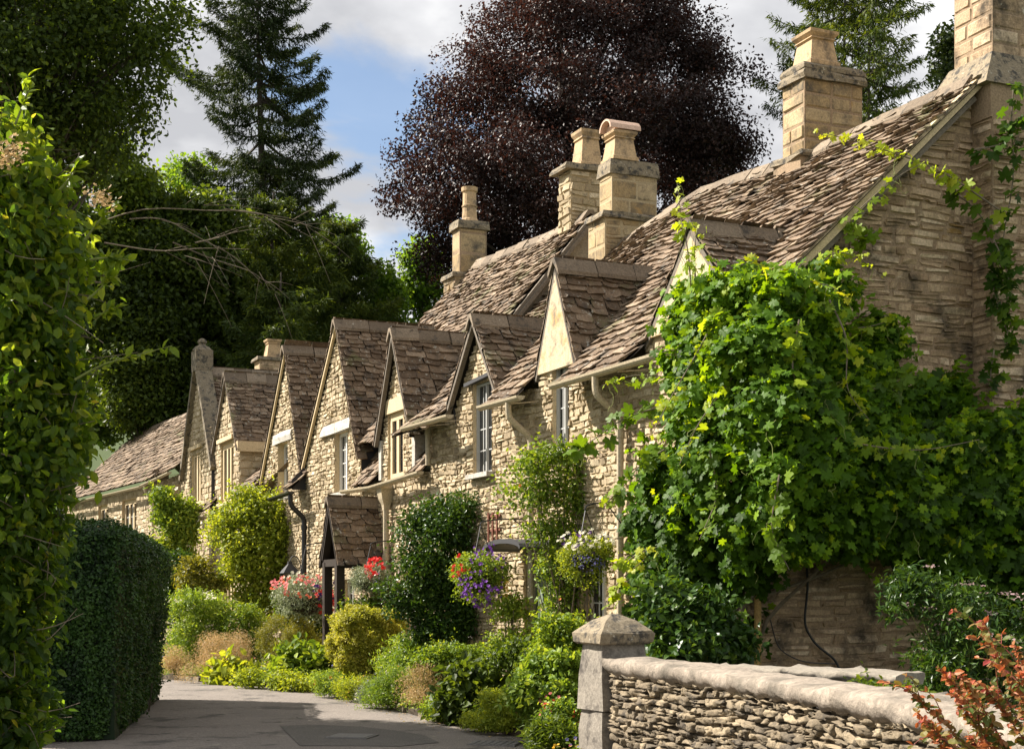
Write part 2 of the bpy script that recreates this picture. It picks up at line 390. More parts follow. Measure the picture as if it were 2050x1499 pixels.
def gutter(house, fr, s0, s1, z0, z1=None, d=-.42, mat='cream', r=.065):
    z1 = z0 if z1 is None else z1
    mb = MB(); th = np.linspace(math.pi, 2 * math.pi, 8)
    ro = [(math.cos(t) * r, math.sin(t) * r) for t in th] + [(math.cos(t) * (r - .01), math.sin(t) * (r - .01)) for t in th[::-1]]
    n = 7; rr = []
    for i in range(n):
        s = s0 + (s1 - s0) * i / (n - 1); z = z0 + (z1 - z0) * i / (n - 1)
        rr.append(np.array([fr.pt(s, d + x, z + y) for x, y in ro]))
    loft(mb, rr, .5)
    k = max(2, int(abs(s1 - s0) / .8) + 1)
    for i in range(k):
        s = s0 + (s1 - s0) * (i + .5) / k; z = z0 + (z1 - z0) * (i + .5) / k
        bar(mb, fr.pt(s, d, z - r - .006), fr.pt(s, -.02, z - .02), .03, .012, r=.2)
    for s, z in ((s0, z0), (s1, z1)):
        mb.add(np.array([fr.pt(s, d + math.cos(t) * r, z + math.sin(t) * r) for t in th]), [tuple(range(8))], .5)
    mb.build('gutter', M[mat], house)
def downpipe(house, fr, s, z1, z0, dg=-.42, mat='cream', r=.042, hopper=False, neck=True):
    mb = MB(); d = -.10
    if neck: tube(mb, curve([fr.pt(s, dg, z1), fr.pt(s, dg, z1 - .16), fr.pt(s, dg + .03, z1 - .24), fr.pt(s, d - .03, z1 - .42), fr.pt(s, d, z1 - .5), fr.pt(s, d, z1 - .62)], 18), r, 10)
    z = z1 - .6 if neck else z1
    tube(mb, [fr.pt(s, d, z), fr.pt(s, d, z0)], r, 10)
    while z > z0 + .1:
        tube(mb, [fr.pt(s, d, z), fr.pt(s, d, z - .09)], r + .012, 10); z -= 1.15
    if hopper:
        f = lambda w, zz: np.array([fr.pt(s - w, d - w, zz), fr.pt(s - w, d + w, zz), fr.pt(s + w, d + w, zz), fr.pt(s + w, d - w, zz)])
        loft(mb, [f(.15, z1 + .02), f(.15, z1 - .05), f(.13, z1 - .07), f(.10, z1 - .22), f(.06, z1 - .32), f(.05, z1 - .4)])
    mb.build('downpipe', M[mat], house)

class Dorm:
    def __init__(q, sc, za, sL, zL, sR, zR, dback, d0=0.): q.sc, q.za, q.sL, q.zL, q.sR, q.zR, q.dback, q.d0 = sc, za, sL, zL, sR, zR, dback, d0
    def z(q, s):
        if s >= q.sc: return q.za - (s - q.sc) * (q.za - q.zL) / (q.sL - q.sc)
        return q.za - (q.sc - s) * (q.za - q.zR) / (q.sc - q.sR)

def dormer_roof(house, fr, q, droof, rng, over=.11, vm='oak', e=(.135, .088), w=(.15, .30), ext=.1, verge=True, vw=.09, name='dormer_roof', left=True, ridge_half=.15):
    """two tiled slopes with a stone ridge; droof(z) = depth at which the main roof reaches height z"""
    mb = MB()
    for sf, zf in ((q.sL, q.zL), (q.sR, q.zR)):
        a = fr.pt(sf, q.d0 - over, zf); b = fr.pt(q.sc, q.d0 - over, q.za); T = b - a; H = np.linalg.norm(T); T = T / H
        clip = lambda x, t, T=T, a=a: x - over + q.d0 < droof(a[2] + t * T[2]) + .22
        if sf == q.sL and not left:
            tiles(mb, a - T * ext, fr.v, T, q.dback - q.d0 + over, H + ext, rng, e[0] * 2, e[1] * 2, (.4, .7), clip, lift=.02)
        else: tiles(mb, a - T * ext, fr.v, T, q.dback - q.d0 + over, H + ext, rng, e[0], e[1], w, clip)
    o = mb.build(name, [M['tile'], M['sheet']], house)
    r = MB(); ridge(r, fr.pt(q.sc, q.d0 - over - .03, q.za + .055), fr.pt(q.sc, q.dback, q.za + .055), rng, ridge_half, ridge_half * 1.15, .55)
    r.build('ridge', M['ridge'], o)
    if verge:
        v = MB()
        for sf, zf in ((q.sL, q.zL), (q.sR, q.zR)):
            a = fr.pt(sf, q.d0 - over + .045, zf - .07); b = fr.pt(q.sc, q.d0 - over + .045, q.za - .07)
            bar(v, a, b, .06, vw * .8, fr.v)
        v.build('verge', M[vm], o)
    return o

def potsq(mb, c, fr, w0, w1, h, mold=True, m=0):
    """tapered square chimney pot with a moulded top"""
    def ring(w, z): return np.array([c + fr.u * a * w + fr.v * b * w + UP * z for a, b in ((-1, -1), (1, -1), (1, 1), (-1, 1))])
    s = [ring(w0 * 1.12, 0), ring(w0 * 1.12, .05), ring(w0, .07), ring(w1, h * .74), ring(w1 * 1.16, h * .77), ring(w1 * 1.05, h * .82), ring(w1 * 1.3, h * .92), ring(w1 * 1.34, h), ring(w1 * .9, h), ring(w1 * .85, h - .12)]
    loft(mb, s, .5, m)
def stack(mb, fr, s0, s1, d0, d1, z0, z1, rng, h=(.18, .24), w=(.28, .5), depth=.012, **k):
    """a squared shaft faced with stones on all sides; materials 0 mortar, 1 stone"""
    fr.box(mb, s0, s1, d0, d1, z0, z1, .5, 0)
    P = lambda a, b: [(a, z0), (b, z0), (b, z1), (a, z1)]
    stones(mb, fr.side(s0), P(d0, d1), rng, (), h, w, .012, depth, m=1, **k); stones(mb, fr.back(s1), P(d0, d1), rng, (), h, w, .012, depth, m=1, **k)
    stones(mb, fr.front(d0), P(s0, s1), rng, (), h, w, .012, depth, m=1, **k); stones(mb, fr.rear(d1), P(s0, s1), rng, (), h, w, .012, depth, m=1, **k)
ASH = dict(jit=.004, rough=.002, sink=.006, wavy=0)
def slab(mb, fr, s0, s1, d0, d1, z0, z1, rng, n=(2, 3), j=.012, m=0, r=.5):
    """rough-edged stone slab"""
    a = np.linspace(0, 1, n[0] + 1); b = np.linspace(0, 1, n[1] + 1)
    ring = [(x, 0) for x in a] + [(1, y) for y in b[1:]] + [(x, 1) for x in a[::-1][1:]] + [(0, y) for y in b[::-1][1:-1]]
    S = []
    for z in (z0, (z0 + z1) / 2, z1):
        g = -.02 if z == z1 else 0
        S.append(np.array([fr.pt(s0 + (s1 - s0) * x - (g if x == 0 else -g if x == 1 else 0) + rng.normal(0, j * .6), d0 + (d1 - d0) * y - (g if y == 0 else -g if y == 1 else 0) + rng.normal(0, j * .6), z + rng.normal(0, j * .4)) for x, y in ring]))
    loft(mb, S, r, m)

# ------------------------------------------------------------------ cottage A : the nearest one
rng = np.random.default_rng(11)
fr = A_
hA = thing('stone_cottage', 'nearest honey stone cottage with the vine on its corner and the tall chimney stacks', 'cottage', fr.pt(4, 2, 0))
PA = .934
zA = lambda d: 4.25 + (d + .25) * PA
dA = lambda z: (z - 4.25) / PA - .25
D1 = Dorm(1.06, 5.50, 2.06, 4.42, .06, 4.42, 1.35)
D2 = Dorm(4.42, 5.80, 5.02, 4.45, 3.82, 4.42, 1.6)
D3 = Dorm(7.0, 5.55, 8.05, 4.36, 6.15, 4.42, 1.25)
holesA = [(4.08, 4.56, 3.42, 4.52), (6.56, 7.27, 3.33, 4.66), (.75, 1.37, 3.35, 4.4), (3.05, 3.75, .95, 2.05), (1.75, 2.35, .95, 2.0), (4.55, 5.45, 0, 2.1), (7.3, 8.0, .95, 1.95)]
outA = [(0, 0), (9.05, 0), (9.05, 4.28), (8.02, 4.30), (7.0, 5.47), (6.22, 4.40), (5.0, 4.28), (5.0, 4.36), (4.42, 5.6), (3.88, 4.36), (3.88, 4.2), (2.06, 4.2), (2.06, 4.38), (1.06, 5.40), (.08, 4.36), (0, 4.3)]
mb = MB(); wallpanel(mb, fr.front(), outA, holesA)
plasterA = [(4.92, 4.50), (4.42, 5.56), (3.92, 4.48), (4.42, 4.42)]
outA2 = [(0, 0), (9.05, 0), (9.05, 4.28), (8.02, 4.30), (7.0, 5.42), (6.22, 4.40), (6.1, 4.28), (5.0, 4.28), (5.0, 4.44), (3.88, 4.44), (3.88, 4.2), (2.06, 4.2), (2.06, 4.4), (.08, 4.4), (0, 4.3)]
stones(mb, fr.front(), outA2, rng, holesA, m=1)
reveals(mb, fr, holesA)
mb.build('front_wall', [M['mortar'], M['stone'], M['trim']], hA)
# gable end that faces us: long thin courses, brown pointing; its chimney breast projects
mb = MB()
gab = [(0, 0), (5.56, 0), (5.56, 4.2), (2.78, 6.93), (0, 4.2)]
wallpanel(mb, fr.side(0), gab)
stones(mb, fr.side(0), gab, rng, (), (.04, .115), (.12, .46), .016, .020, .016, m=1, rough=.008, sink=.016, wavy=.010)
mb.build('gable_wall', [M['gmortar'], M['gstone']], hA)
mb = MB(); sb = -.32
fr.box(mb, sb, -.012, 2.78, 4.9, 0, 6.6, .5, 0)
BP = lambda a, b, c, e: [(a, c), (b, c), (b, e), (a, e)]
stones(mb, fr.side(sb), BP(2.78, 4.9, 0, 6.6), rng, (), (.04, .115), (.12, .46), .016, .020, .016, m=1, rough=.008, sink=.016, wavy=.010)
stones(mb, fr.front(2.78), BP(sb, -.012, 0, 6.6), rng, (), (.05, .12), (.16, .34), .022, .012, .01, m=1, rough=.006, sink=.01)
# water-table slopes and the shaft above
c8 = [fr.pt(*p) for p in ((sb - .04, 2.66, 6.95), (sb - .04, 4.98, 6.95), (.62, 4.98, 6.95), (.62, 2.66, 6.95), (sb + .16, 2.92, 7.36), (sb + .16, 4.8, 7.36), (.52, 4.8, 7.36), (.52, 2.92, 7.36))]
fr.box(mb, sb, .58, 2.76, 4.9, 6.6, 6.95, .5, 0)
hexa(mb, c8, .6, 2)
stack(mb, fr, sb + .2, .48, 2.96, 4.7, 7.3, 9.6, rng, (.15, .2), (.26, .5), .012, **ASH)
mb.build('chimney', [M['gmortar'], M['gstone'], M['capstone']], hA, False)
# main roof
def sagA(V):
    rel = V - fr.o; s = rel @ fr.u; d = rel @ fr.v
    k = np.clip((V[:, 2] - 4.2) / 2.85, 0, 1.1)
    V = V.copy(); V[:, 2] += np.interp(s, [-.3, 0, 3.2, 5.6, 7, 8, 9], [-.02, 0, .03, .22, .1, 0, 0]) * k + .012 * np.sin(s * 2.3 + d * 1.5)
    return V
DA = [D1, D2, D3]
def clipA(x, t):
    s = -.22 + x; z = 4.09 + t * .683
    if s > 9.4 and z > 4.3: return False
    if z < 4.5 and (s > 9.7): return False
    for q in DA:
        if q.sR - .1 < s < q.sL + .05 and q.z(s) > z + .02: return False
    if .0 < s < .2 and z < 4.3: return True
    return True
mb = MB()
Tn = nz(fr.v + UP * PA)
tiles(mb, fr.pt(-.22, -.42, zA(-.42)), fr.u, Tn, 9.95, 4.33, rng, .165, .085, (.14, .30), clipA, sag=sagA)
# rear slope
V = np.array([fr.pt(-.2, 2.82, 7.06), fr.pt(9.4, 2.82, 7.06), fr.pt(9.4, 5.9, 4.2), fr.pt(-.2, 5.9, 4.2)]); mb.add(V, [(0, 1, 2, 3)], .5, 0)
roofA = mb.build('roof', [M['tile'], M['sheet']], hA)
mb = MB(); ridge(mb, fr.pt(-.05, 2.80, 7.14), fr.pt(2.78, 2.80, 7.14), rng, .17, .15, .5, sag=sagA); mb.build('ridge', M['ridge'], roofA)
mb = MB(); ridge(mb, fr.pt(3.3, 2.80, 7.14), fr.pt(8.0, 2.80, 7.14), rng, .17, .15, .5, sag=sagA)
mb.build('ridge', M['ridge'], roofA)
mb = MB()   # pale mortared verge and oak under it on the near gable
p0 = fr.pt(-.16, -.3, zA(-.3) - .06); p1 = fr.pt(-.16, 2.78, 7.04); bar(mb, p0, p1, .10, .07, fr.u); mb.build('verge', M['trim'], roofA)
mb = MB(); bar(mb, fr.pt(-.10, .0, zA(0) - .17), fr.pt(-.10, 2.7, zA(2.7) - .17), .05, .12, fr.u); mb.build('bargeboard', M['oak'], roofA)
dormer_roof(hA, fr, D1, dA, rng, vm='oak', over=.06); dormer_roof(hA, fr, D2, dA, rng, vm='oak', over=.06); dormer_roof(hA, fr, D3, dA, rng, vm='oak', over=.15)
for q, top in ((D2, 5.52), (D1, 5.28)):
    mb = MB(); zb = q.zR + .03
    wL = (q.sL - q.sc) * (q.za - zb) / (q.za - q.zL) - .05; wR = (q.sc - q.sR) * (q.za - zb) / (q.za - q.zR) - .05
    a = [fr.pt(q.sc + wL, -.05, zb), fr.pt(q.sc - wR, -.05, zb), fr.pt(q.sc, -.05, q.za - .1)]; b = [p + fr.v * .06 for p in a]
    loft(mb, [a, b], .5); mb.build('plaster_gable', M['plaster'], hA)
for q in (D1, D2, D3):   # dormer cheeks
    for s in (q.sL - .06, q.sR + .06):
        mb = MB(); z = q.z(s) - .04; mb.add([fr.pt(s, .0, 4.1), fr.pt(s, 0, z), fr.pt(s, dA(z) + .05, z)], [(0, 1, 2)], .5)
        mb.build('dormer_cheek', M['lead'], hA)
window(hA, fr, 4.08, 4.56, 3.42, 4.52, .07, 2, 4, 'iron', .03, 'iron', 'white', 1)
window(hA, fr, 6.56, 7.27, 3.33, 4.62, .07, 2, 4, 'iron', .03, 'iron', 'white', 1)
window(hA, fr, .75, 1.37, 3.35, 4.4, .07, 2, 4, 'iron', .03, 'iron', 'white', 1)
window(hA, fr, 3.05, 3.75, .95, 2.05, .14, 2, 4, 'whitepaint', .04, 'whitepaint', 'trim', 1)
window(hA, fr, 1.75, 2.35, .95, 2.0, .14, 2, 4, 'whitepaint', .04, 'whitepaint', 'trim', 1)
window(hA, fr, 7.3, 8.0, .95, 1.95, .14, 2, 4, 'iron', .04, 'iron', 'trim', 1)
mb = MB(); bar(mb, fr.pt(6.42, -.06, 4.69), fr.pt(7.45, -.06, 4.64), .06, .05); mb.build('lead_flashing', M['lead'], hA)
mb = MB(); fr.box(mb, 2.95, 3.85, -.03, .06, 2.08, 2.3); mb.build('lintel', M['darkwood'], hA)
mb = MB(); fr.box(mb, 1.65, 2.45, -.03, .06, 2.03, 2.24); mb.build('lintel', M['darkwood'], hA)
# door with rounded lead hood
mb = MB(); fr.box(mb, 4.62, 5.38, .12, .17, .02, 2.04); 
for k in range(1, 6): fr.box(mb, 4.62 + .126 * k - .004, 4.62 + .126 * k + .004, .112, .121, .05, 2.0)
dr = mb.build('door', M['greendoor'], hA)
mb = MB(); tube(mb, [fr.pt(4.72, .12, 1.0), fr.pt(4.72, .07, 1.0)], .025, 8); tube(mb, [fr.pt(4.72, .07, 1.0), fr.pt(4.72, .05, 1.0)], .035, 8); mb.build('handle', M['black'], dr)
mb = MB(); fr.box(mb, 4.55, 4.62, .02, .18, 0, 2.1); fr.box(mb, 5.38, 5.45, .02, .18, 0, 2.1); fr.box(mb, 4.62, 5.38, .022, .18, 2.04, 2.1); mb.build('door_frame', M['cream'], hA)
mb = MB(); th = np.linspace(0, math.pi, 9)
loft(mb, [np.array([fr.pt(5.0 + math.cos(t) * .62, dd, 2.2 + math.sin(t) * .12) for t in th] + [fr.pt(4.38, dd, 2.16), fr.pt(5.62, dd, 2.16)][:0] + [fr.pt(5.0 + math.cos(t) * .6, dd, 2.17 + math.sin(t) * .09) for t in th[::-1]]) for dd in (-.55, -.01)]); mb.build('door_hood', M['lead'], hA)
gutter(hA, fr, .3, 3.7, 4.12, 4.14); gutter(hA, fr, 4.65, 6.0, 4.13, 4.15); gutter(hA, fr, 7.15, 9.15, 4.17, 4.19)
downpipe(hA, fr, 2.55, 4.09, .2); downpipe(hA, fr, 5.05, 4.1, .1); downpipe(hA, fr, 8.92, 4.16, 3.6, neck=False)
mb = MB(); tube(mb, [fr.pt(-.09, .04, 2.9), fr.pt(-.09, .04, .1)], .036, 10)
for z in (2.6, 1.9, 1.15): tube(mb, [fr.pt(-.09, .04, z), fr.pt(-.09, .04, z - .05)], .043, 10)
mb.build('corner_pipe', M['bamboo'], hA)
# chimney on the ridge
def chimney(house, parts, mats, pots, smooth=False):
    o = parts.build('chimney', mats, house, smooth)
    for pm, mt in pots: pm.build('chimney_pot', M[mt], o)
    return o
mb = MB(); stack(mb, fr, 2.8, 3.27, 2.6, 3.47, 7.0, 8.0, rng, (.16, .26), (.26, .42), .014, **ASH)
fr.box(mb, 2.74, 3.33, 2.5, 3.55, 6.5, 7.02, .5, 0); slab(mb, fr, 2.70, 3.37, 2.48, 3.58, 7.0, 7.09, rng, j=.02, m=2)
slab(mb, fr, 2.755, 3.315, 2.555, 3.515, 7.99, 8.11, rng, m=2); slab(mb, fr, 2.77, 3.3, 2.57, 3.5, 8.112, 8.2, rng, m=2)
p = MB(); potsq(p, fr.pt(3.03, 2.92, 8.2), fr, .2, .16, .44)
chimney(hA, mb, [M['gmortar'], M['ashlar'], M['capstone']], [(p, 'clay')])
# stack at the party wall
mb = MB(); stack(mb, fr, 8.0, 8.42, 2.62, 3.42, 7.55, 8.2, rng, (.24, .32), (.3, .46), .01, **ASH)
fr.box(mb, 7.93, 8.5, 2.46, 3.52, 5.6, 7.5, .5, 0)
stones(mb, fr.side(7.93), BP(2.46, 3.52, 6.2, 7.5), rng, (), (.08, .16), (.2, .5), .016, .012, m=1, rough=.006, sink=.01); stones(mb, fr.front(2.46), BP(7.93, 8.5, 5.8, 7.5), rng, (), (.2, .34), (.28, .5), .014, .010, m=1, **ASH)
slab(mb, fr, 7.87, 8.55, 2.40, 3.58, 7.47, 7.57, rng, j=.02, m=2); slab(mb, fr, 7.965, 8.455, 2.58, 3.46, 8.19, 8.42, rng, m=2)
p = MB(); potsq(p, fr.pt(8.2, 2.86, 8.42), fr, .2, .16, .46)
th = np.linspace(0, math.pi, 8)
p2 = MB(); loft(p2, [np.array([fr.pt(8.2 + math.cos(t) * .2, dd, 8.91 + math.sin(t) * .17) for t in th] + [fr.pt(8.2 + math.cos(t) * .17, dd, 8.91 + math.sin(t) * .14) for t in th[::-1]]) for dd in (2.6, 3.14)]); 
p3 = MB(); fr.box(p3, 8.06, 8.34, 2.70, 3.02, 8.86, 9.0)
p2.v += [np.concatenate(p3.v)]; p2.f += [p3.f[0] + p2.n]; p2.r += p3.r; p2.m += p3.m; p2.n += p3.n
o = chimney(hA, mb, [M['mortar'], M['ashlar'], M['capstone']], [(p, 'clay')]); p2.build('chimney_cowl', M['pinkclay'], o)

# ------------------------------------------------------------------ cottage B : big gable and porch
rng = np.random.default_rng(12)
hB = thing('stone_cottage', 'stone cottage with the big pointed gable over the tiled porch, second in the row', 'cottage', fr.pt(12.5, 2, 0))
PB = 1.236
zB = lambda d: 6.06 + PB * (d - 1.44)
dB = lambda z: (z - 6.06) / PB + 1.44
D4 = Dorm(10.6, 5.95, 11.5, 4.2, 9.7, 4.2, 1.9)
BG = Dorm(13.95, 6.68, 16.3, 4.2, 12.62, 4.1, 2.7)
hB_ = [(10.3, 11.08, 3.5, 4.62), (13.38, 14.22, 3.5, 4.62), (13.0, 13.8, .9, 1.9), (11.25, 12.05, 0, 2.05), (9.5, 10.3, .95, 1.95)]
outB = [(9.05, 0), (16.4, 0), (16.4, 4.1), (16.25, 4.15), (13.95, 6.58), (12.66, 4.1), (12.6, 3.5), (11.5, 3.5), (11.46, 4.2), (10.6, 5.85), (9.74, 4.2), (9.7, 3.5), (9.05, 3.5)]
mb = MB(); wallpanel(mb, fr.front(), outB, hB_); stones(mb, fr.front(), outB, rng, hB_, m=1); reveals(mb, fr, hB_)
mb.build('front_wall', [M['mortar'], M['stone'], M['trim']], hB)
def hipB(s, d): return s < 14.4 + (2.95 - d) * 1.35
def clipB(x, t):
    s = 9.02 + x; d = -.62 + t * .629; z = zB(d)
    if z < 4.22 or s < 9.42: return False
    if not hipB(s, d): return False
    for q in (D4, BG):
        if q.sR - .12 < s < q.sL + .1 and (q.z(s) > z + .02 or z < q.zR): return False
    if s > 16.2: return z > 5.5
    return True
def sagB(V):
    rel = V - fr.o; s = rel @ fr.u; d = rel @ fr.v; k = np.clip((V[:, 2] - 5) / 2.9, 0, 1.1)
    V = V.copy(); V[:, 2] += np.interp(s, [9, 11.5, 14.4, 16], [0, .02, .22, .25]) * k + .012 * np.sin(s * 2 + d)
    return V
mb = MB(); tiles(mb, fr.pt(9.02, -.62, zB(-.62)), fr.u, nz(fr.v + UP * PB), 10.3, 5.64, rng, .165, .09, (.14, .30), clipB, sag=sagB)
for sa, sb_ in ((9.06, 9.66), (11.52, 12.66)): tiles(mb, fr.pt(sa, -.16, 3.5), fr.u, nz(fr.v + UP * 1.3), sb_ - sa, 1.05, rng, .165, .14, (.16, .32))
zr = zB(2.95)
mb.add([fr.pt(9.4, 2.97, zr - .03), fr.pt(14.4, 2.97, zr - .03), fr.pt(18.5, 6, zr - 3.6), fr.pt(9.4, 6, zr - 3.6)], [(0, 1, 2, 3)], .5, 0)
mb.add([fr.pt(14.4, 2.95, zr), fr.pt(19.2, -.6, zB(-.6)), fr.pt(19.2, 5.9, zr - 3.6), fr.pt(14.5, 2.97, zr)], [(0, 1, 2), (0, 2, 3)], .5, 0)
roofB = mb.build('roof', [M['tile'], M['sheet']], hB)
mb = MB(); ridge(mb, fr.pt(9.4, 2.96, zr + .05), fr.pt(14.35, 2.96, zr + .05), rng, .17, .16, .55, sag=sagB); mb.build('ridge', M['ridge'], roofB)
mb = MB(); bar(mb, fr.pt(9.40, .1, zB(.1) - .16), fr.pt(9.40, 2.9, zB(2.9) - .16), .06, .26, fr.u); bar(mb, fr.pt(9.34, .1, zB(.1) - .07), fr.pt(9.34, 2.9, zB(2.9) - .07), .06, .07, fr.u); mb.build('bargeboard', M['oak'], roofB)
mb = MB(); mb.add([fr.pt(9.46, -.2, 4.2), fr.pt(9.46, 2.95, 5.6), fr.pt(9.46, 2.95, zr - .1), fr.pt(9.46, .0, zB(0) - .1)], [(0, 1, 2, 3)], .5)
mb.build('gable_wall', M['render'], hB)
dormer_roof(hB, fr, D4, dB, rng, vm='oak', over=.14, e=(.18, .105), w=(.18, .36)); dormer_roof(hB, fr, BG, dB, rng, vm='trim', vw=.07)
for q in (D4, BG):
    for s in (q.sL - .04, q.sR + .04): mb = MB(); mb.add([fr.pt(s, .01, 3.5), fr.pt(s, .01, 4.2), fr.pt(s, .7, 4.3)], [(0, 1, 2)], .5); mb.build('dormer_cheek', M['lead'], hB)
mb = MB(); fr.box(mb, 9.66, 9.8, -.05, .5, 3.62, 4.2); mb.build('cheek_board', M['white'], hB)
mb = MB(); fr.box(mb, 11.36, 11.49, -.05, .3, 3.55, 4.22); mb.build('cheek_board', M['white'], hB)
# stone mullioned dormer window
window(hB, fr, 10.3, 11.08, 3.5, 4.62, .045, 2, 4, 'trim', .12, 'black', None, 2)
mb = MB(); fr.box(mb, 10.22, 11.16, -.045, .06, 4.63, 4.86); mb.build('lintel', M['trim'], hB)
window(hB, fr, 13.38, 14.22, 3.5, 4.62, .11, 2, 4, 'whitepaint', .06, 'whitepaint', 'white', 1)
mb = MB(); slab(mb, fr, 13.15, 15.0, -.07, .05, 4.62, 4.82, rng, j=.02); mb.build('lintel', M['white'], hB)
window(hB, fr, 13.0, 13.8, .9, 1.9, .14, 2, 4, 'whitepaint', .05, 'whitepaint', 'trim', 1); window(hB, fr, 9.5, 10.3, .95, 1.95, .14, 2, 4, 'iron', .05, 'iron', 'trim', 1)
mb = MB(); fr.box(mb, 11.25, 12.05, .12, .17, .02, 2.05); dr = mb.build('door', M['darkwood'], hB)
mb = MB(); tube(mb, [fr.pt(11.35, .12, 1.0), fr.pt(11.35, .05, 1.0)], .03, 8); mb.build('handle', M['black'], dr)
gutter(hB, fr, 11.25, 12.95, 3.43, 3.47, -.25); gutter(hB, fr, 8.85, 11.25, 3.50, 3.43, -.25); 
downpipe(hB, fr, 10.95, 3.42, .1, -.6, hopper=True, neck=False, r=.05)
# porch: gabled, tiled, on dark posts
pf = -.82; PQ = Dorm(11.68, 3.2, 12.2, 2.16, 11.16, 2.16, .0, pf)
dormer_roof(hB, fr, PQ, lambda z: 0., rng, over=.08, vm='darkwood', e=(.135, .10), w=(.16, .32), name='porch_roof', ridge_half=.12)
for s in (11.3, 12.03):
    mb = MB(); fr.box(mb, s - .07, s + .07, pf - .05, pf + .09, 0, 2.15); mb.build('porch_post', M['darkwood'], hB)
mb = MB(); fr.box(mb, 11.24, 12.1, pf - .04, pf + .04, 2.08, 2.2); fr.box(mb, 11.25, 11.35, pf + .05, -.05, 2.06, 2.18); fr.box(mb, 11.98, 12.08, pf + .05, -.05, 2.06, 2.18)
bar(mb, fr.pt(12.1, pf, 2.2), fr.pt(11.68, pf, 3.06), .08, .12, fr.v); bar(mb, fr.pt(11.24, pf, 2.2), fr.pt(11.68, pf, 3.06), .08, .12, fr.v); mb.build('porch_frame', M['darkwood'], hB)
# rough stack at its near end, and the round-potted stack at the far hip
mb = MB(); stack(mb, fr, 9.75, 10.2, 2.75, 3.45, 6.9, 8.72, rng, (.08, .15), (.2, .4), .03); slab(mb, fr, 9.66, 10.29, 2.62, 3.55, 8.72, 8.83, rng, j=.02, m=2)
p = MB(); potsq(p, fr.pt(9.95, 3.15, 8.83), fr, .19, .15, .62)
chimney(hB, mb, [M['mortar'], M['stone'], M['capstone']], [(p, 'clay')])
mb = MB(); stack(mb, fr, 14.6, 15.0, 2.66, 3.24, 7.95, 8.85, rng, (.4, .5), (.5, .8), .008, **ASH); slab(mb, fr, 14.55, 15.05, 2.61, 3.29, 8.85, 9.02, rng, m=2)
stack(mb, fr, 14.5, 15.1, 2.52, 3.35, 6.3, 7.86, rng, (.1, .18), (.2, .45), .02); slab(mb, fr, 14.46, 15.14, 2.46, 3.4, 7.86, 7.96, rng, m=2)
p = MB(); c = fr.pt(14.8, 2.95, 9.02)
loft(p, [np.array([c + fr.u * math.cos(t) * r + fr.v * math.sin(t) * r + UP * z for t in np.linspace(0, 2 * math.pi, 17)[:-1]]) for r, z in ((.19, 0), (.17, .06), (.15, .08), (.14, .3), (.155, .31), (.155, .34), (.138, .35), (.132, .6), (.16, .62), (.165, .7), (.12, .7), (.11, .5))], .5)
chimney(hB, mb, [M['gmortar'], M['ashlar'], M['capstone']], [(p, 'clay')])

# ------------------------------------------------------------------ cottage C
rng = np.random.default_rng(13)
hC = thing('stone_cottage', 'narrow gabled cottage with a black drainpipe, third in the row', 'cottage', fr.pt(18.2, 2, 0))
CG = Dorm(17.65, 6.76, 19.85, 4.1, 16.35, 4.02, 3.6)
holes = [(17.62, 18.45, 3.68, 4.82), (17.2, 17.9, 1.3, 2.05), (18.6, 19.4, .9, 1.95)]
out = [(16.4, 0), (20.6, 0), (20.6, 3.7), (19.85, 3.7), (19.8, 4.1), (17.65, 6.66), (16.42, 4.05)]
mb = MB(); wallpanel(mb, fr.front(), out, holes); stones(mb, fr.front(), out, rng, holes, m=1); reveals(mb, fr, holes); mb.build('front_wall', [M['mortar'], M['stone'], M['trim']], hC)
dormer_roof(hC, fr, CG, lambda z: 9., rng, vm='trim', vw=.06, left=False, name='gable_roof')
window(hC, fr, 17.62, 18.45, 3.68, 4.82, .15, 2, 4, 'whitepaint', .06, 'whitepaint', 'white', 1); window(hC, fr, 17.2, 17.9, 1.3, 2.05, .12, 2, 2, 'whitepaint', .05, 'whitepaint', 'trim', 1)
window(hC, fr, 18.6, 19.4, .9, 1.95, .12, 2, 3, 'whitepaint', .05, 'whitepaint', 'trim', 1)
mb = MB(); slab(mb, fr, 17.25, 18.75, -.07, .05, 4.83, 5.03, rng, j=.02); mb.build('lintel', M['white'], hC)
mb = MB(); Tn = nz(fr.v + UP * 1.0)
tiles(mb, fr.pt(16.1, -.35, 3.72), fr.u, Tn, .75, 1.2, rng, .2, .17); mb.build('eaves_roof', [M['tile'], M['sheet']], hC); mb = MB(); tiles(mb, fr.pt(19.8, -.3, 3.85), fr.u, Tn, 2.3, 1.5, rng, .2, .17)
mb.build('eaves_roof', [M['tile'], M['sheet']], hC)
mb = MB(); mb.add([fr.pt(16.25, -.3, 3.7), fr.pt(16.25, -.3, 3.9), fr.pt(16.25, .9, 5.1), fr.pt(16.25, .9, 3.7)], [(0, 1, 2, 3)]); mb.build('lead_flashing', M['lead'], hC)
gutter(hC, fr, 15.9, 17.6, 3.64, 3.6, -.40, 'black'); downpipe(hC, fr, 16.05, 3.58, 1.2, -.38, 'black', .05)

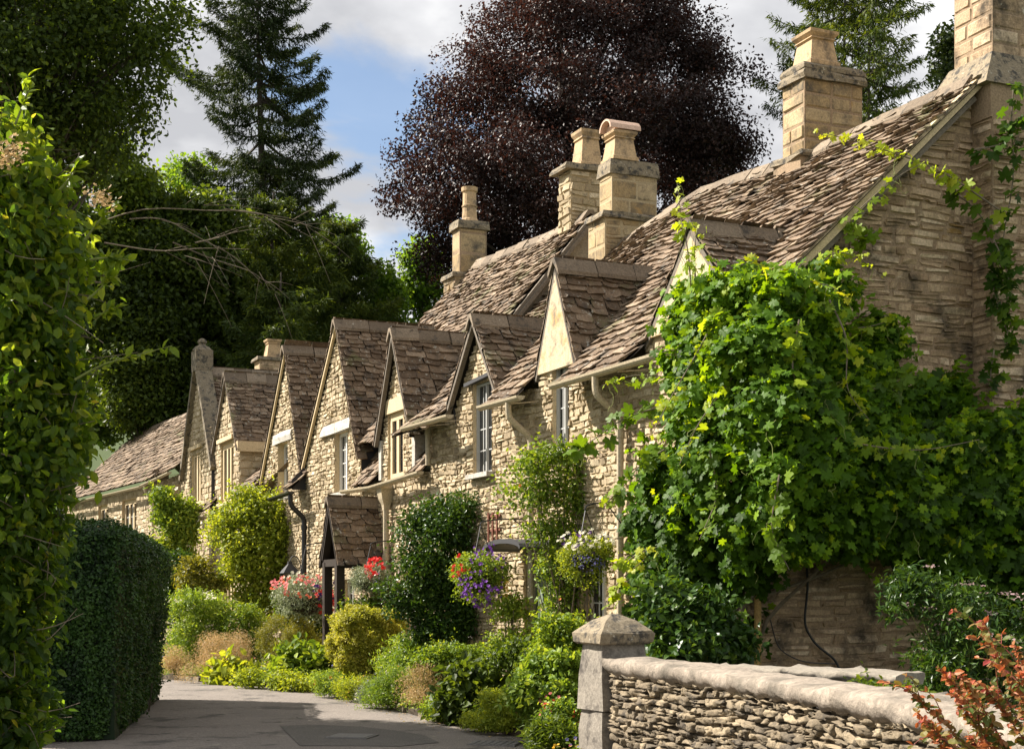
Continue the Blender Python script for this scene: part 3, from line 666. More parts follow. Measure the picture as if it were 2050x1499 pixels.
# ------------------------------------------------------------------ cottage D/E : twin gables, the far one with a coped parapet and finial
rng = np.random.default_rng(14)
hD = thing('stone_cottage', 'twin gabled cottage with a ball finial on its coped far gable, fourth in the row', 'cottage', fr.pt(25, 2, 0))
DG = Dorm(23.34, 7.0, 24.95, 5.2, 22.05, 5.1, 4.6); EG = Dorm(26.8, 7.62, 28.85, 4.95, 24.85, 4.9, 5.6)
holes = [(22.72, 24.08, 3.86, 5.32), (26.45, 27.75, 3.98, 5.45), (22.6, 23.8, .9, 2.0), (26.4, 27.6, .9, 2.0)]
out = [(20.6, 0), (29.0, 0), (29, 5.0), (28.8, 5.0), (26.8, 7.75), (24.95, 5.3), (24.9, 5.2), (23.34, 6.9), (22.1, 5.1), (22.1, 3.9), (20.6, 3.9)]
mb = MB(); wallpanel(mb, fr.front(), out, holes); stones(mb, fr.front(), out, rng, holes, (.09, .17), (.18, .42), m=1); reveals(mb, fr, holes)
wallpanel(mb, fr.side(22.1), BP(0, 1.6, 3.6, 5.15)); stones(mb, fr.side(22.1), BP(0, 1.6, 3.6, 5.15), rng, (), (.12, .2), (.2, .4), m=1)
mb.build('front_wall', [M['mortar'], M['stone'], M['trim']], hD)
dormer_roof(hD, fr, DG, lambda z: 9., rng, vm='oak', left=False, name='gable_roof', ridge_half=.2); dormer_roof(hD, fr, EG, lambda z: 9., rng, verge=False, left=False, name='gable_roof', over=-.3, ridge_half=.2)
mb = MB(); fr.box(mb, 21.98, 22.12, -.08, 1.3, 5.0, 5.24); mb.build('corbel', M['trim'], hD)
mb = MB(); mb.add([fr.pt(22.06, .15, 3.8), fr.pt(22.06, .3, 4.5), fr.pt(22.06, 1.5, 5.0), fr.pt(22.06, 1.5, 3.8)], [(0, 1, 2, 3)]); mb.build('lead_flashing', M['lead'], hD); mb = MB(); mb.add([fr.pt(24.85, -.1, 3.7), fr.pt(24.85, -.1, 4.9), fr.pt(24.85, .5, 4.9), fr.pt(24.85, .5, 3.7)], [(0, 1, 2, 3)]); mb.build('lead_flashing', M['lead'], hD)
window(hD, fr, 22.72, 24.08, 3.86, 5.32, .06, 3, 1, 'trim', .13, 'black', 'trim', 0); window(hD, fr, 26.45, 27.75, 3.98, 5.45, .06, 3, 1, 'trim', .13, 'black', 'trim', 0)
window(hD, fr, 22.6, 23.8, .9, 2.0, .1, 3, 1, 'trim', .13, 'black', 'trim', 0); window(hD, fr, 26.4, 27.6, .9, 2.0, .1, 3, 1, 'trim', .13, 'black', 'trim', 0)
mb = MB(); fr.box(mb, 22.55, 24.25, -.1, .03, 5.36, 5.46); mb.build('drip_mould', M['trim'], hD)
mb = MB(); fr.box(mb, 26.3, 27.9, -.1, .03, 5.5, 5.6); mb.build('drip_mould', M['trim'], hD)
mb = MB()
for sf in (24.72, 28.92): bar(mb, fr.pt(sf, .06, 4.8), fr.pt(26.8, .06, 7.85), .42, .14, fr.u, .4)
cp = mb.build('parapet_coping', M['capstone'], hD)
mb = MB(); fr.box(mb, 26.5, 27.1, -.16, .3, 7.55, 8.1, .4); sph = [np.array([fr.pt(26.8 + math.cos(t) * r, .07 + math.sin(t) * r, z) for t in np.linspace(0, 2 * math.pi, 11)[:-1]]) for r, z in ((.28, 8.1), (.2, 8.2), (.09, 8.26), (.09, 8.29), (.13, 8.33), (.1, 8.40), (.03, 8.44))]
loft(mb, sph, .4); mb.build('finial', M['capstone'], cp)
gutter(hD, fr, 24.5, 25.4, 3.62, 3.6, -.3, 'cream', .09); downpipe(hD, fr, 24.9, 3.5, .3, -.28, hopper=False)
mb = MB(); tiles(mb, fr.pt(24.5, -.32, 3.72), fr.u, nz(fr.v + UP), .9, .9, rng, .2, .17); mb.build('eaves_roof', [M['tile'], M['sheet']], hD)
mb = MB(); mb.add([fr.pt(20.2, 1.2, 4.0), fr.pt(29, 1.2, 4.5), fr.pt(29, 4, 6.5), fr.pt(20.2, 4, 6.2)], [(0, 1, 2, 3)], .4); mb.build('back_roof', M['tile'], hD)
mb = MB(); stack(mb, fr, 32.8, 33.5, 3.1, 4.3, 6.0, 8.95, rng, (.2, .3), (.3, .6), .015, **ASH); slab(mb, fr, 32.7, 33.6, 3.0, 4.4, 8.95, 9.05, rng, m=2)
p = MB(); potsq(p, fr.pt(33.15, 3.6, 9.05), fr, .24, .18, .6)
chimney(hD, mb, [M['mortar'], M['gstone'], M['capstone']], [(p, 'clay')])

# ------------------------------------------------------------------ cottage F : the farthest, long low roof
rng = np.random.default_rng(15)
hF = thing('stone_cottage', 'farthest low cottage with a long tiled roof behind the hedge', 'cottage', fr.pt(33, 2, 0))
f2 = Fr(tuple(fr.pt(34, 0, 0)[:2]), (-.487, .873))
mb = MB(); o1 = BP(29, 34, 0, 5.05); h1 = [(29.7, 30.5, 3.4, 4.75), (31.4, 32.2, 3.4, 4.75)]; wallpanel(mb, fr.front(.05), o1, h1); stones(mb, fr.front(.05), o1, rng, h1, (.1, .18), (.2, .45), m=1); reveals(mb, fr, h1)
o2 = BP(0, 12, 0, 5.05); h2 = [(1.9, 3.7, 3.2, 4.72), (5.6, 7.0, 3.2, 4.72)]; wallpanel(mb, f2.front(), o2, h2); stones(mb, f2.front(), o2, rng, h2, (.1, .18), (.2, .45), m=1); reveals(mb, f2, h2)
mb.build('front_wall', [M['mortar'], M['stone'], M['trim']], hF)
for a, b in ((29.7, 30.5), (31.4, 32.2)): window(hF, fr, a, b, 3.4, 4.75, .14, 2, 3, 'trim', .1, 'black', 'trim', 1)
window(hF, f2, 1.9, 3.7, 3.2, 4.72, .1, 3, 3, 'trim', .14, 'whitepaint', 'trim', 1); window(hF, f2, 5.6, 7.0, 3.2, 4.72, .1, 2, 3, 'trim', .14, 'whitepaint', 'trim', 1)
mb = MB(); tiles(mb, fr.pt(28.75, -.3, 5.12), fr.u, nz(fr.v + UP * .95), 5.35, 4.1, rng, .23, .15, (.2, .45)); tiles(mb, f2.pt(-.1, -.3, 5.12), f2.u, nz(f2.v + UP * .95), 12, 4.1, rng, .23, .15, (.2, .45))
mb.add([fr.pt(28.8, 2.7, 7.9), fr.pt(34, 2.7, 7.9), fr.pt(34, 6, 5), fr.pt(28.8, 6, 5)], [(0, 1, 2, 3)]); mb.add([f2.pt(0, 2.7, 7.9), f2.pt(12, 2.7, 7.9), f2.pt(12, 6, 5), f2.pt(0, 6, 5)], [(0, 1, 2, 3)])
rf = mb.build('roof', [M['tile'], M['sheet']], hF)
mb = MB(); ridge(mb, fr.pt(28.8, 2.7, 7.98), fr.pt(34, 2.7, 7.98), rng); ridge(mb, f2.pt(0.05, 2.7, 7.98), f2.pt(12, 2.7, 7.98), rng); mb.build('ridge', M['ridge'], rf)
gutter(hF, fr, 29.2, 33.9, 5.05, 5.0, -.36); gutter(hF, f2, .05, 11.9, 4.98, 5.0, -.36); downpipe(hF, fr, 33.4, 4.96, .2, -.34)
# ================================================================== GROUND, ROAD, GARDEN WALLS
rng = np.random.default_rng(5)
M['soil'] = surf('garden_soil', [(.03, .022, .013), (.07, .052, .03)], .95, 3, .8, .6, 30, .02)
M['asphalt'] = surf('asphalt', [(.125, .109, .095), (.225, .196, .17)], .9, .9, 1.1, .7, 55, .014, [((.075, .068, .06), .54, .62, 1.1), ((.26, .23, .19), .60, .70, 3.2), ((.05, .045, .04), .64, .67, 6)], fine=.6)
M['asphalt_patch'] = surf('asphalt_patch', [(.08, .073, .065), (.135, .122, .107)], .9, 2, 1., .7, 60, .012, [((.16, .14, .12), .62, .72, 4)], fine=.6)
M['castiron'] = surf('cast_iron', [(.10, .095, .09), (.17, .16, .15)], .6, 6, .8, .4, 40, .006)
M['drystone'] = surf('drystone', [(.085, .07, .05), (.15, .12, .08), (.225, .18, .118), (.36, .29, .19)], .93, 6, .5, .8, 34, .012, [((.045, .038, .03), .52, .66, 7), ((.50, .46, .36), .65, .73, 16)])
M['gap'] = plain('dark_joint', (.075, .058, .04), .95, .1)
M['coping'] = surf('cement_coping', [(.19, .16, .128), (.29, .245, .195)], .93, 4, 1.2, .9, 22, .015, [((.125, .108, .085), .48, .64, 3.5), ((.10, .09, .07), .60, .68, 9), ((.31, .28, .235), .63, .70, 16)])
M['coping_old'] = surf('weathered_coping', [(.17, .15, .12), (.26, .23, .185)], .92, 4, .9, .5, 40, .006, [((.12, .10, .08), .55, .7, 6)])
M['pillar'] = surf('grey_pillar_stone', [(.15, .135, .115), (.26, .23, .185)], .92, 5, .9, .6, 45, .008, [((.06, .052, .045), .50, .64, 5), ((.45, .41, .33), .66, .74, 9)])
M['grass'] = surf('meadow', [(.03, .05, .015), (.06, .085, .025)], .95, 1.2, .9, .5, 20, .02)

g = MB(); n = 60; xs = np.linspace(-300, 300, n); ys = np.linspace(-60, 600, n); GX, GY = np.meshgrid(xs, ys)
g.add(np.stack([GX.ravel(), GY.ravel(), np.zeros(n * n)], 1), [(j * n + i, j * n + i + 1, (j + 1) * n + i + 1, (j + 1) * n + i) for j in range(n - 1) for i in range(n - 1)])
tag(g.build('ground', M['grass']), kind='structure')
def poly_sheet(name, pts, z, mat, kind='structure'):
    mb = MB(); mb.add([(x, y, z) for x, y in pts], [tuple(range(len(pts)))]); return tag(mb.build(name, mat), kind=kind)
EDGE = [(.55, 3), (.55, 12.9), (.34, 14.6), (.2, 16.2), (-.4, 17.4), (-1.06, 18.75), (-1.9, 21.2), (-2.6, 23.4), (-4.3, 25.5), (-6.5, 27.6), (-9, 29.6), (-13, 33), (-22, 40)]
LEFT = [(-2.3, 3), (-3.4, 9), (-4.9, 15.2), (-5.8, 22), (-8, 24.4), (-12, 27), (-22, 33)]
g = MB(); k = len(EDGE); ER = np.array(EDGE); EL = np.array([LEFT[0]] + [tuple(np.array(p)) for p in LEFT[1:]])
tE = np.linspace(0, 1, 80); 
def resamp(P, n):
    P = np.array(P, float); s = np.concatenate(([0], np.cumsum(np.linalg.norm(np.diff(P, axis=0), axis=1)))); t = np.linspace(0, s[-1], n); return np.stack([np.interp(t, s, P[:, i]) for i in range(P.shape[1])], 1)
a = resamp(EDGE, 70); b = resamp(LEFT, 70); nn = 12; V = []
for i in range(70):
    for j in range(nn): 
        p = a[i] + (b[i] - a[i]) * j / (nn - 1); V.append((p[0], p[1], .004 + .03 * math.sin(math.pi * j / (nn - 1))))
g.add(V, [(i * nn + j, i * nn + j + 1, (i + 1) * nn + j + 1, (i + 1) * nn + j) for i in range(69) for j in range(nn - 1)])
tag(g.build('road', M['asphalt'], smooth=True), kind='structure')
g = MB(); a = resamp(EDGE, 60)
fl = np.array([A_.pt(s, .02, 0)[:2] for s in np.linspace(-11.5, 42, 60)])
V = [];
for i in range(60): V += [(a[i][0], a[i][1], .006), (a[i][0], a[i][1], .07), (a[i][0] + .06, a[i][1] + .04, .09), ((a[i][0] + fl[i][0]) / 2, (a[i][1] + fl[i][1]) / 2, .16), (fl[i][0], fl[i][1], .18)]
g.add(V, [(i * 5 + j, i * 5 + j + 1, (i + 1) * 5 + j + 1, (i + 1) * 5 + j) for i in range(59) for j in range(4)])
tag(g.build('garden_bed', M['soil']), kind='structure')
g = MB(); n = 40; V = []
for j in range(n):
    for i in range(n):
        x = -95 + 130 * i / (n - 1); y = 62 + 90 * j / (n - 1)
        V.append((x, y, -1 + (19 * min(1, max(0, (y - 62) / 45)) ** .8) * (1 if x < -8 else max(.0, 1 - (x + 8) / 25)) + math.sin(x * .3) + math.cos(y * .23 + x * .1)))
g.add(V, [(j * n + i, j * n + i + 1, (j + 1) * n + i + 1, (j + 1) * n + i) for j in range(n - 1) for i in range(n - 1)])
tag(g.build('hill', M['grass'], smooth=True), kind='structure')

# patch, covers
pc = lambda px, py: tuple(W(px, py, 1.6 * FPX / (py - HY))[:2])
def sheet_on_road(mb, pts, z): mb.add([(x, y, z) for x, y in pts], [tuple(range(len(pts)))])
def roadz(x, y):
    i = np.argmin(np.abs(resamp(EDGE, 70)[:, 1] - y)); r = resamp(EDGE, 70)[i][0]; l = resamp(LEFT, 70)[np.argmin(np.abs(resamp(LEFT, 70)[:, 1] - y))][0]
    return .004 + .03 * math.sin(math.pi * min(1, max(0, (r - x) / (r - l))))
mb = MB(); P = [pc(*q) for q in ((560, 1458), (640, 1456), (725, 1459), (790, 1466), (850, 1476), (880, 1490), (800, 1499), (600, 1499))]; mb.add([(x, y, roadz(x, y) + .006) for x, y in P], [tuple(range(len(P)))]); tag(mb.build('asphalt_patch', M['asphalt_patch']), kind='structure')
def cover(name, label, px, py, w, l, ang, slots):
    x, y = pc(px, py); z = roadz(x, y) + .012; mb = MB(); c, s = math.cos(ang), math.sin(ang)
    T = lambda a, b, zz: (x + a * c - b * s, y + a * s + b * c, z + zz)
    def bx(a0, a1, b0, b1, z0, z1): hexa(mb, [T(*q) for q in ((a0, b0, z0), (a1, b0, z0), (a1, b1, z0), (a0, b1, z0), (a0, b0, z1), (a1, b0, z1), (a1, b1, z1), (a0, b1, z1))])
    if slots:
        bx(-w, w, -l, l, -.02, .001)
        for i in range(7):
            for j in range(5): bx(-w + .02 + i * w * 2 / 7, -w - .005 + (i + 1) * w * 2 / 7, -l + .02 + j * l * 2 / 5, -l - .005 + (j + 1) * l * 2 / 5, .001, .008)
    else:
        bx(-w, w, -l, l, -.02, .002); bx(-w * .88, w * .88, -l * .85, l * .85, .002, .007)
    tag(mb.build(name, M['castiron'], loc=(x, y, z)), label, 'manhole cover')
cover('manhole_cover', 'plain pale rectangular manhole cover in the dark road patch', 705, 1480, .24, .24, -.2, False)
cover('drain_cover', 'studded iron drain cover at the garden edge near the gate pillar', 990, 1491, .26, .2, -.2, True)

# gate pillar
pf_ = Fr((.61, 9.95), U0)
t = thing('gate_pillar', 'weathered stone gate pillar with a pyramid cap at the end of the curved wall', 'pillar', pf_.pt(.18, .17, 0))
mb = MB()
for z0, z1 in ((0, .52), (.528, .80), (.806, 1.265)): slab(mb, pf_, 0, .36, 0, .36, z0, z1, rng, (3, 3), .006, r=rng.uniform(.3, .7))
mb.build('shaft', M['pillar'], t)
mb = MB(); c = pf_.pt(.18, .18, 0)
def ring(w, z, j=.006): return np.array([c + pf_.u * (x * w + rng.normal(0, j)) + pf_.v * (y * w + rng.normal(0, j)) + UP * (z + rng.normal(0, j * .6)) for x, y in ((-1, -1), (0, -1), (1, -1), (1, 0), (1, 1), (0, 1), (-1, 1), (-1, 0))])
loft(mb, [ring(.188, 1.262), ring(.205, 1.272), ring(.21, 1.335), ring(.20, 1.35), ring(.11, 1.42), ring(.025, 1.465, .002)]); mb.build('cap', M['capstone'], t)

# curved dry-stone wall
FP = resamp([(.66, 9.97), (.86, 9.3), (1.13, 8.56), (1.40, 7.29), (1.57, 6.2), (1.66, 5.2), (1.68, 4.2), (1.6, 3.0)], 60)
for _ in range(6): FP[1:-1] = .25 * FP[:-2] + .5 * FP[1:-1] + .25 * FP[2:]
SL = np.concatenate(([0], np.cumsum(np.linalg.norm(np.diff(FP, axis=0), axis=1))))
TN = nz(np.gradient(FP, axis=0)); NN = np.stack([-TN[:, 1] * -1, TN[:, 0] * -1], 1)   # pointing left of travel reversed below
if (NN[30] @ np.array((-1, 0))) < 0: NN = -NN
def wallmap(off=0.):
    def f(a, b, n):
        x = np.interp(a, SL, FP[:, 0]); y = np.interp(a, SL, FP[:, 1]); nx = np.interp(a, SL, NN[:, 0]); ny = np.interp(a, SL, NN[:, 1])
        return np.stack([x + nx * (n + off), y + ny * (n + off), b], 1)
    return f
t = thing('dry_stone_wall', 'curved rubble garden wall with a smooth pale rounded coping', 'wall', (FP[30][0], FP[30][1], 0))
poly = [(0.02, .0), (SL[-1], 0), (SL[-1], 1.08), (.02, 1.08)]
# fine backing follows the curve: rebuild as a strip
mb = MB(); f = wallmap(-.035); av = np.linspace(0, SL[-1], 60)
Vb = np.concatenate([f(av, np.full(60, z), np.zeros(60)) for z in (0, 1.1)]); mb.add(Vb, [(i, i + 1, 61 + i, 60 + i) for i in range(59)], .5, 0)
stones(mb, wallmap(-.03), poly, rng, (), (.036, .074), (.07, .21), .007, .038, .013, ny=6, nx=7, m=1, rough=.0065, sink=.012, wavy=.014)
f2_ = wallmap(-.33); Vb = np.concatenate([f2_(av, np.full(60, z), np.zeros(60)) for z in (0, 1.1)]); mb.add(Vb, [(i, i + 1, 61 + i, 60 + i) for i in range(59)], .5, 0)
mb.build('rubble_face', [M['gap'], M['drystone']], t, True)
def copingmesh(path_f, L, top, w, mat, parent, n=90, hh=.085, pw=.55):
    mb = MB(); th = np.linspace(0, math.pi, 13); S = []
    for i in range(n):
        a = L * i / (n - 1); ring_ = []
        wz = .006 * math.sin(a * 2.1) + .003 * math.sin(a * 5.3 + 1)
        for tt in list(th):
            x = math.cos(tt); y = max(0, math.sin(tt)) ** pw
            e = .012 * math.sin(a * 13 + tt * 3) + .009 * math.sin(a * 31 + 2 + tt) + .008 * math.sin(a * 57 + tt * 5)
            ring_.append((a, top - hh + hh * y + wz + (e if abs(x) > .9 else e * .3), x * (w + (e if abs(x) > .9 else 0))))
        ring_.append((a, top - hh - .045 + .012 * math.sin(a * 31), -w * .8)); ring_.append((a, top - hh - .045 + .012 * math.sin(a * 29), w * .8))
        r = np.array(ring_); S.append(path_f(r[:, 0], r[:, 1], r[:, 2]))
    loft(mb, S, .5); return mb.build('coping', mat, parent, True)
copingmesh(wallmap(-.15), SL[-1], 1.175, .19, M['coping'], t, 90, .07, .42)
# low wall behind it
LP = np.array([(1.02, 10.35), (1.6, 10.0), (2.5, 9.35)]); LS = np.concatenate(([0], np.cumsum(np.linalg.norm(np.diff(LP, axis=0), axis=1))))
def lowmap(off=0.):
    def f(a, b, n):
        x = np.interp(a, LS, LP[:, 0]); y = np.interp(a, LS, LP[:, 1]); return np.stack([x - .55 * (n + off), y - .83 * (n + off), b], 1)
    return f
t = thing('low_wall', 'short low stone wall with a flat grey coping behind the curved wall', 'wall', (1.7, 10, 0))
mb = MB(); L2 = LS[-1]
for mf in (lowmap(0), lambda a, b, n: lowmap(-.3)(a, b, -n)): stones(mb, mf, [(0, .0), (L2, 0), (L2, 1.0), (0, 1.0)], rng, (), (.05, .09), (.2, .45), .014, .04, .014, m=1, rough=.006)
f = lowmap(0); e0 = f(np.full(4, L2), np.array((0, 0, 1.03, 1.03)), np.array((0, -.3, -.3, 0.))); s0_ = f(np.zeros(4), np.array((0, 0, 1.03, 1.03)), np.array((0, -.3, -.3, 0.)))
loft(mb, [s0_, f(np.full(4, LS[1]), np.array((0, 0, 1.03, 1.03)), np.array((0, -.3, -.3, 0.))), e0], .4, 0)
mb.build('rubble_face', [M['gap'], M['drystone']], t, False)
copingmesh(lowmap(-.15), L2 + .0, 1.10, .30, M['coping_old'], t, 40, .035, .25)

# loose cable on the gable, trellis, lanterns
mb = MB(); fr = A_; tube(mb, curve([fr.pt(-.05, .62, 2.1), fr.pt(-.06, .66, 1.7), fr.pt(-.06, .60, 1.3), fr.pt(-.06, .74, 1.1), fr.pt(-.06, .98, .95), fr.pt(-.06, 1.06, .8), fr.pt(-.06, 1.1, .2)], 40), .013, 6)
tube(mb, curve([fr.pt(-.05, .2, 1.4), fr.pt(-.05, .3, 1.05), fr.pt(-.05, .6, .92), fr.pt(-.06, 1.0, .9)], 20), .006, 5)
tag(mb.build('cable', M['black'], loc=fr.pt(0, .7, 0)), 'black cable hanging down the gable wall under the vine', 'cable')
mb = MB()
for s in (6.3, 6.45, 6.6): bar(mb, fr.pt(s, -.05, 2.25), fr.pt(s, -.05, 2.75), .03, .02, fr.v)
for z in (2.3, 2.5, 2.7): bar(mb, fr.pt(6.22, -.03, z), fr.pt(6.68, -.03, z), .03, .02, fr.v)
M['rust'] = plain('rust_brown_wood', (.16, .055, .03), .8)
tag(mb.build('trellis', M['rust'], loc=fr.pt(6.45, 0, 2.25)), 'small rust brown trellis on the front wall beside the dark rose', 'trellis')
def lantern(s, z, label, sc=1.):
    t = thing('wall_lantern', label, 'lantern', fr.pt(s, -.25, z)); mb = MB(); c = fr.pt(s, -.26, z)
    rg = lambda w, zz: np.array([c + fr.u * a * w * sc + fr.v * b * w * sc + UP * zz * sc for a, b in ((-1, -1), (1, -1), (1, 1), (-1, 1))])
    loft(mb, [rg(.13, .22), rg(.1, .27), rg(.03, .36), rg(.03, .4)]); loft(mb, [rg(.09, -.02), rg(.09, .0)])
    for a, b in ((-1, -1), (1, -1), (1, 1), (-1, 1)): bar(mb, c + (fr.u * a * .085 + fr.v * b * .085) * sc, c + (fr.u * a * .115 + fr.v * b * .115 + UP * .22) * sc, .014, .014)
    tube(mb, curve([c + UP * .4 * sc, c + UP * .5 * sc + fr.v * .05, c + fr.v * .2 + UP * .46 * sc, c + fr.v * .25 + UP * .2 * sc], 10), .012, 6)
    mb.build('bracket', M['lead'], t)
    g = MB(); loft(g, [rg(.08, .002), rg(.105, .215)]); g.build('glass', M['glass'], t)
lantern(16.55, 1.75, 'grey glazed lantern on the wall beside the black drainpipe', 1.3); lantern(27.5, 2.1, 'small dark lantern on the far wall above the shrubs', 1.2)
# board fence under the left climber
mb = MB()
for i in range(14):
    y = 4.6 + i * .17; x = -2.62 + .012 * i; hexa(mb, [(x, y, 0), (x + .02, y, 0), (x + .02, y + .155, 0), (x, y + .155, 0), (x, y, 1.45), (x + .02, y, 1.45), (x + .02, y + .155, 1.45), (x, y + .155, 1.45)], rng.random())
for z in (.3, 1.2): bar(mb, (-2.65, 4.6, z), (-2.47, 7.0, z), .04, .09)
tag(mb.build('board_fence', M['darkwood'], loc=(-2.4, 6.4, 0)), 'dark board fence overgrown by the climber at the left edge', 'fence')

# ================================================================== FOLIAGE
def T_(v, f): return np.array(v, float), [np.array(q) for q in f]
QUAD = T_([(0, 0, 0), (-.32, .45, .05), (0, 1, 0), (.32, .45, .05)], [[(0, 3, 2, 1)]])
NEED = T_([(0, 0, 0), (-.10, .4, .02), (0, 1, 0), (.10, .4, .02)], [[(0, 3, 2, 1)]])
OVAL = T_([(0, 0, 0), (0, .35, -.03), (0, .7, -.02), (0, 1, -.1), (-.24, .25, .05), (-.25, .6, .05), (.24, .25, .05), (.25, .6, .05)], [[(0, 1, 4), (2, 3, 5), (0, 6, 1), (2, 7, 3)], [(1, 2, 5, 4), (1, 6, 7, 2)]])
LANCE = T_([(0, 0, 0), (0, .45, -.03), (0, 1, -.14), (-.15, .4, .03), (.15, .4, .03)], [[(0, 1, 3), (1, 2, 3), (0, 4, 1), (1, 4, 2)]])
def _lobed():
    ang = [(-155, .34), (-130, .50), (-108, .36), (-78, .58), (-52, .34), (-30, .60), (0, .34)]
    o = [(.0, .0)]
    out = [(-172, .12), (-150, .50), (-128, .42), (-105, .58), (-82, .36), (-62, .62), (-45, .68), (-33, .45), (-18, .62), (0, .80), (18, .62), (33, .45), (45, .68), (62, .62), (82, .36), (105, .58), (128, .42), (150, .50), (172, .12)]
    v = [(0, .34, 0)]
    for a, r in out: v.append((math.sin(R(a)) * r, .34 + math.cos(R(a)) * r, .05 * math.sin(a * .11) - .18 * r * r))
    return T_(v, [[(0, i + 1, i) for i in range(1, len(out))]])
LOBED = _lobed()
def _flower(n=5, cup=.25):
    v = [(0, 0, 0)]; f = []
    for i in range(n):
        a = 2 * math.pi * i / n; k = len(v)
        for da, r, z in ((-.5, .38, cup * .5), (0, .5, cup * .6), (.5, .38, cup * .5)): v.append((math.cos(a + da) * r, math.sin(a + da) * r, z))
        f.append((0, k, k + 1, k + 2))
    return T_(v, [f])
FLOWER = _flower()
def scatter(mb, P, size, rng, T, nrm, spread=.8, droop=.6, r=None, m=0, tdir=None):
    N = len(P)
    if N == 0: return
    n = nz(nrm + spread * rng.normal(size=(N, 3))); t = rng.normal(size=(N, 3)) - np.array((0, 0, droop)) + (0 if tdir is None else tdir)
    t = nz(t - n * (t * n).sum(1, keepdims=True)); b = np.cross(t, n); sz = np.broadcast_to(np.asarray(size, float), (N,))[:, None, None]
    v, fs = T; V = P[:, None, :] + sz * (v[None, :, 0:1] * b[:, None] + v[None, :, 1:2] * t[:, None] + v[None, :, 2:3] * n[:, None])
    if r is None: r = rng.random(N)
    n0 = mb.n; k = len(v); mb.v.append(V.reshape(-1, 3)); mb.n += N * k
    for q in fs:
        F = (q[None] + (np.arange(N) * k)[:, None, None]).reshape(-1, q.shape[1]) + n0
        mb.f.append(F); mb.r.append(np.repeat(r, len(q))); mb.m.append(np.full(len(F), m, int))
def rows_clumps(rng, rows, Y, n, dr=.9, hollow=.45, lump=.5, per_lump=16, ragged=.16):
    """clump centres filling a solid of revolution-like crown whose half-widths are given row by row (photo pixels at depth Y)"""
    rows = sorted(rows); y = np.array([q[0] for q in rows], float); x0 = np.array([q[1] for q in rows], float); x1 = np.array([q[2] for q in rows], float)
    yy = np.linspace(y[0], y[-1], 300); ww = np.interp(yy, y, x1 - x0) + 8; cdf = np.cumsum(ww); cdf /= cdf[-1]
    py = np.interp(rng.random(n), cdf, yy); a = np.interp(py, y, x0); b = np.interp(py, y, x1)
    th = rng.uniform(0, 2 * np.pi, n); rho = np.sqrt(hollow ** 2 + (1 - hollow ** 2) * rng.random(n))
    c = (a + b) / 2; w = (b - a) / 2; rho = rho * rng.uniform(.88, 1.06, n); ph = rng.uniform(0, 6.28, 4)
    rho = rho * (1 + ragged * (.5 * np.sin(2 * th + py * .021 + ph[0]) + .5 * np.sin(3 * th - py * .047 + ph[1]) + .4 * np.sin(py * .09 + th + ph[2])))
    X = (c + w * rho * np.cos(th) - CX) / FPX * Y; D = w * rho * np.sin(th) / FPX * Y * dr
    Z = EYE + (HY - py) / FPX * Y
    C = np.stack([X, Y + D, Z], 1); mid = np.stack([(c - CX) / FPX * Y, np.full(n, Y), Z], 1)
    D1_ = nz(C - mid + 1e-6)
    if lump:      # gather the clumps into boughs with gaps between them
        K = max(5, int(n / per_lump)); bi = rng.choice(n, K, False); B_ = C[bi]
        d2 = ((C[:, None, :] - B_[None]) ** 2).sum(2); j = d2.argmin(1); off = C - B_[j]
        C = B_[j] + off * (1 - lump * rng.uniform(.6, 1, (n, 1))); D1_ = nz(nz(off + 1e-6) * .7 + D1_ * .5)
    return C, D1_
def leaves(mb, rng, C, D, per, cr, size, T, flat=.75, up=.5, out=.6, spread=.7, droop=.5, tone=None, m=0, szvar=.3):
    n = len(C); per = int(per)
    if tone is None: tone = np.clip(.45 + .33 * wob(C, .16 / cr, int(rng.integers(1e6))) + .2 * rng.normal(size=n), 0, 1)
    P = np.repeat(C, per, 0) + np.clip(rng.normal(size=(n * per, 3)), -1.6, 1.6) * np.array((cr, cr, cr * flat))
    nr = np.repeat(D * out + UP * up, per, 0)
    r = np.clip(np.repeat(tone, per) * .55 + .45 * rng.random(n * per), 0, 1)
    scatter(mb, P, size * rng.uniform(1 - szvar, 1 + szvar, n * per), rng, T, nr, spread, droop, r, m)
def limb_tree(rng, base, top, C, k, r0, side=5, rl=.35, lowest=.25):
    mb = MB(); base = np.array(base); top = np.array(top); H = top - base
    bend = rng.normal(size=3) * np.array((1, 1, 0)) * np.linalg.norm(H) * .02
    tr = np.array([base + H * t + bend * math.sin(t * 5) for t in np.linspace(0, 1, 12)]); tube(mb, tr, np.linspace(r0, r0 * .16, 12), 9, rng.random())
    if len(C):
        for c in C[rng.choice(len(C), min(k, len(C)), False)]:
            t = np.clip(((c - base) @ H) / (H @ H) - rng.uniform(.08, .28), lowest, .95)
            p = np.array([np.interp(t, np.linspace(0, 1, 12), tr[:, i]) for i in range(3)]); L = np.linalg.norm(c - p)
            mid = p * .5 + c * .5 + UP * L * rng.uniform(.02, .15) + rng.normal(size=3) * L * .06
            tube(mb, curve([p, mid, c], 7), np.linspace(r0 * rl * rng.uniform(.5, 1) * (1 - t * .6), .012, 7), side, rng.random(), cap=False)
    return mb
LM = {}
LM['dark'] = leafmat('dark_broad_leaf', [(.011, .021, .006), (.030, .053, .010), (.075, .110, .018)], .45)
LM['mid'] = leafmat('mid_green_leaf', [(.014, .028, .006), (.040, .070, .011), (.10, .14, .020)], .45)
LM['bright'] = leafmat('bright_tree_leaf', [(.03, .065, .012), (.065, .13, .02), (.12, .19, .03)], .5)
LM['yew'] = leafmat('yew_needles', [(.009, .019, .006), (.028, .048, .010), (.085, .115, .018)], .3, rough=.6)
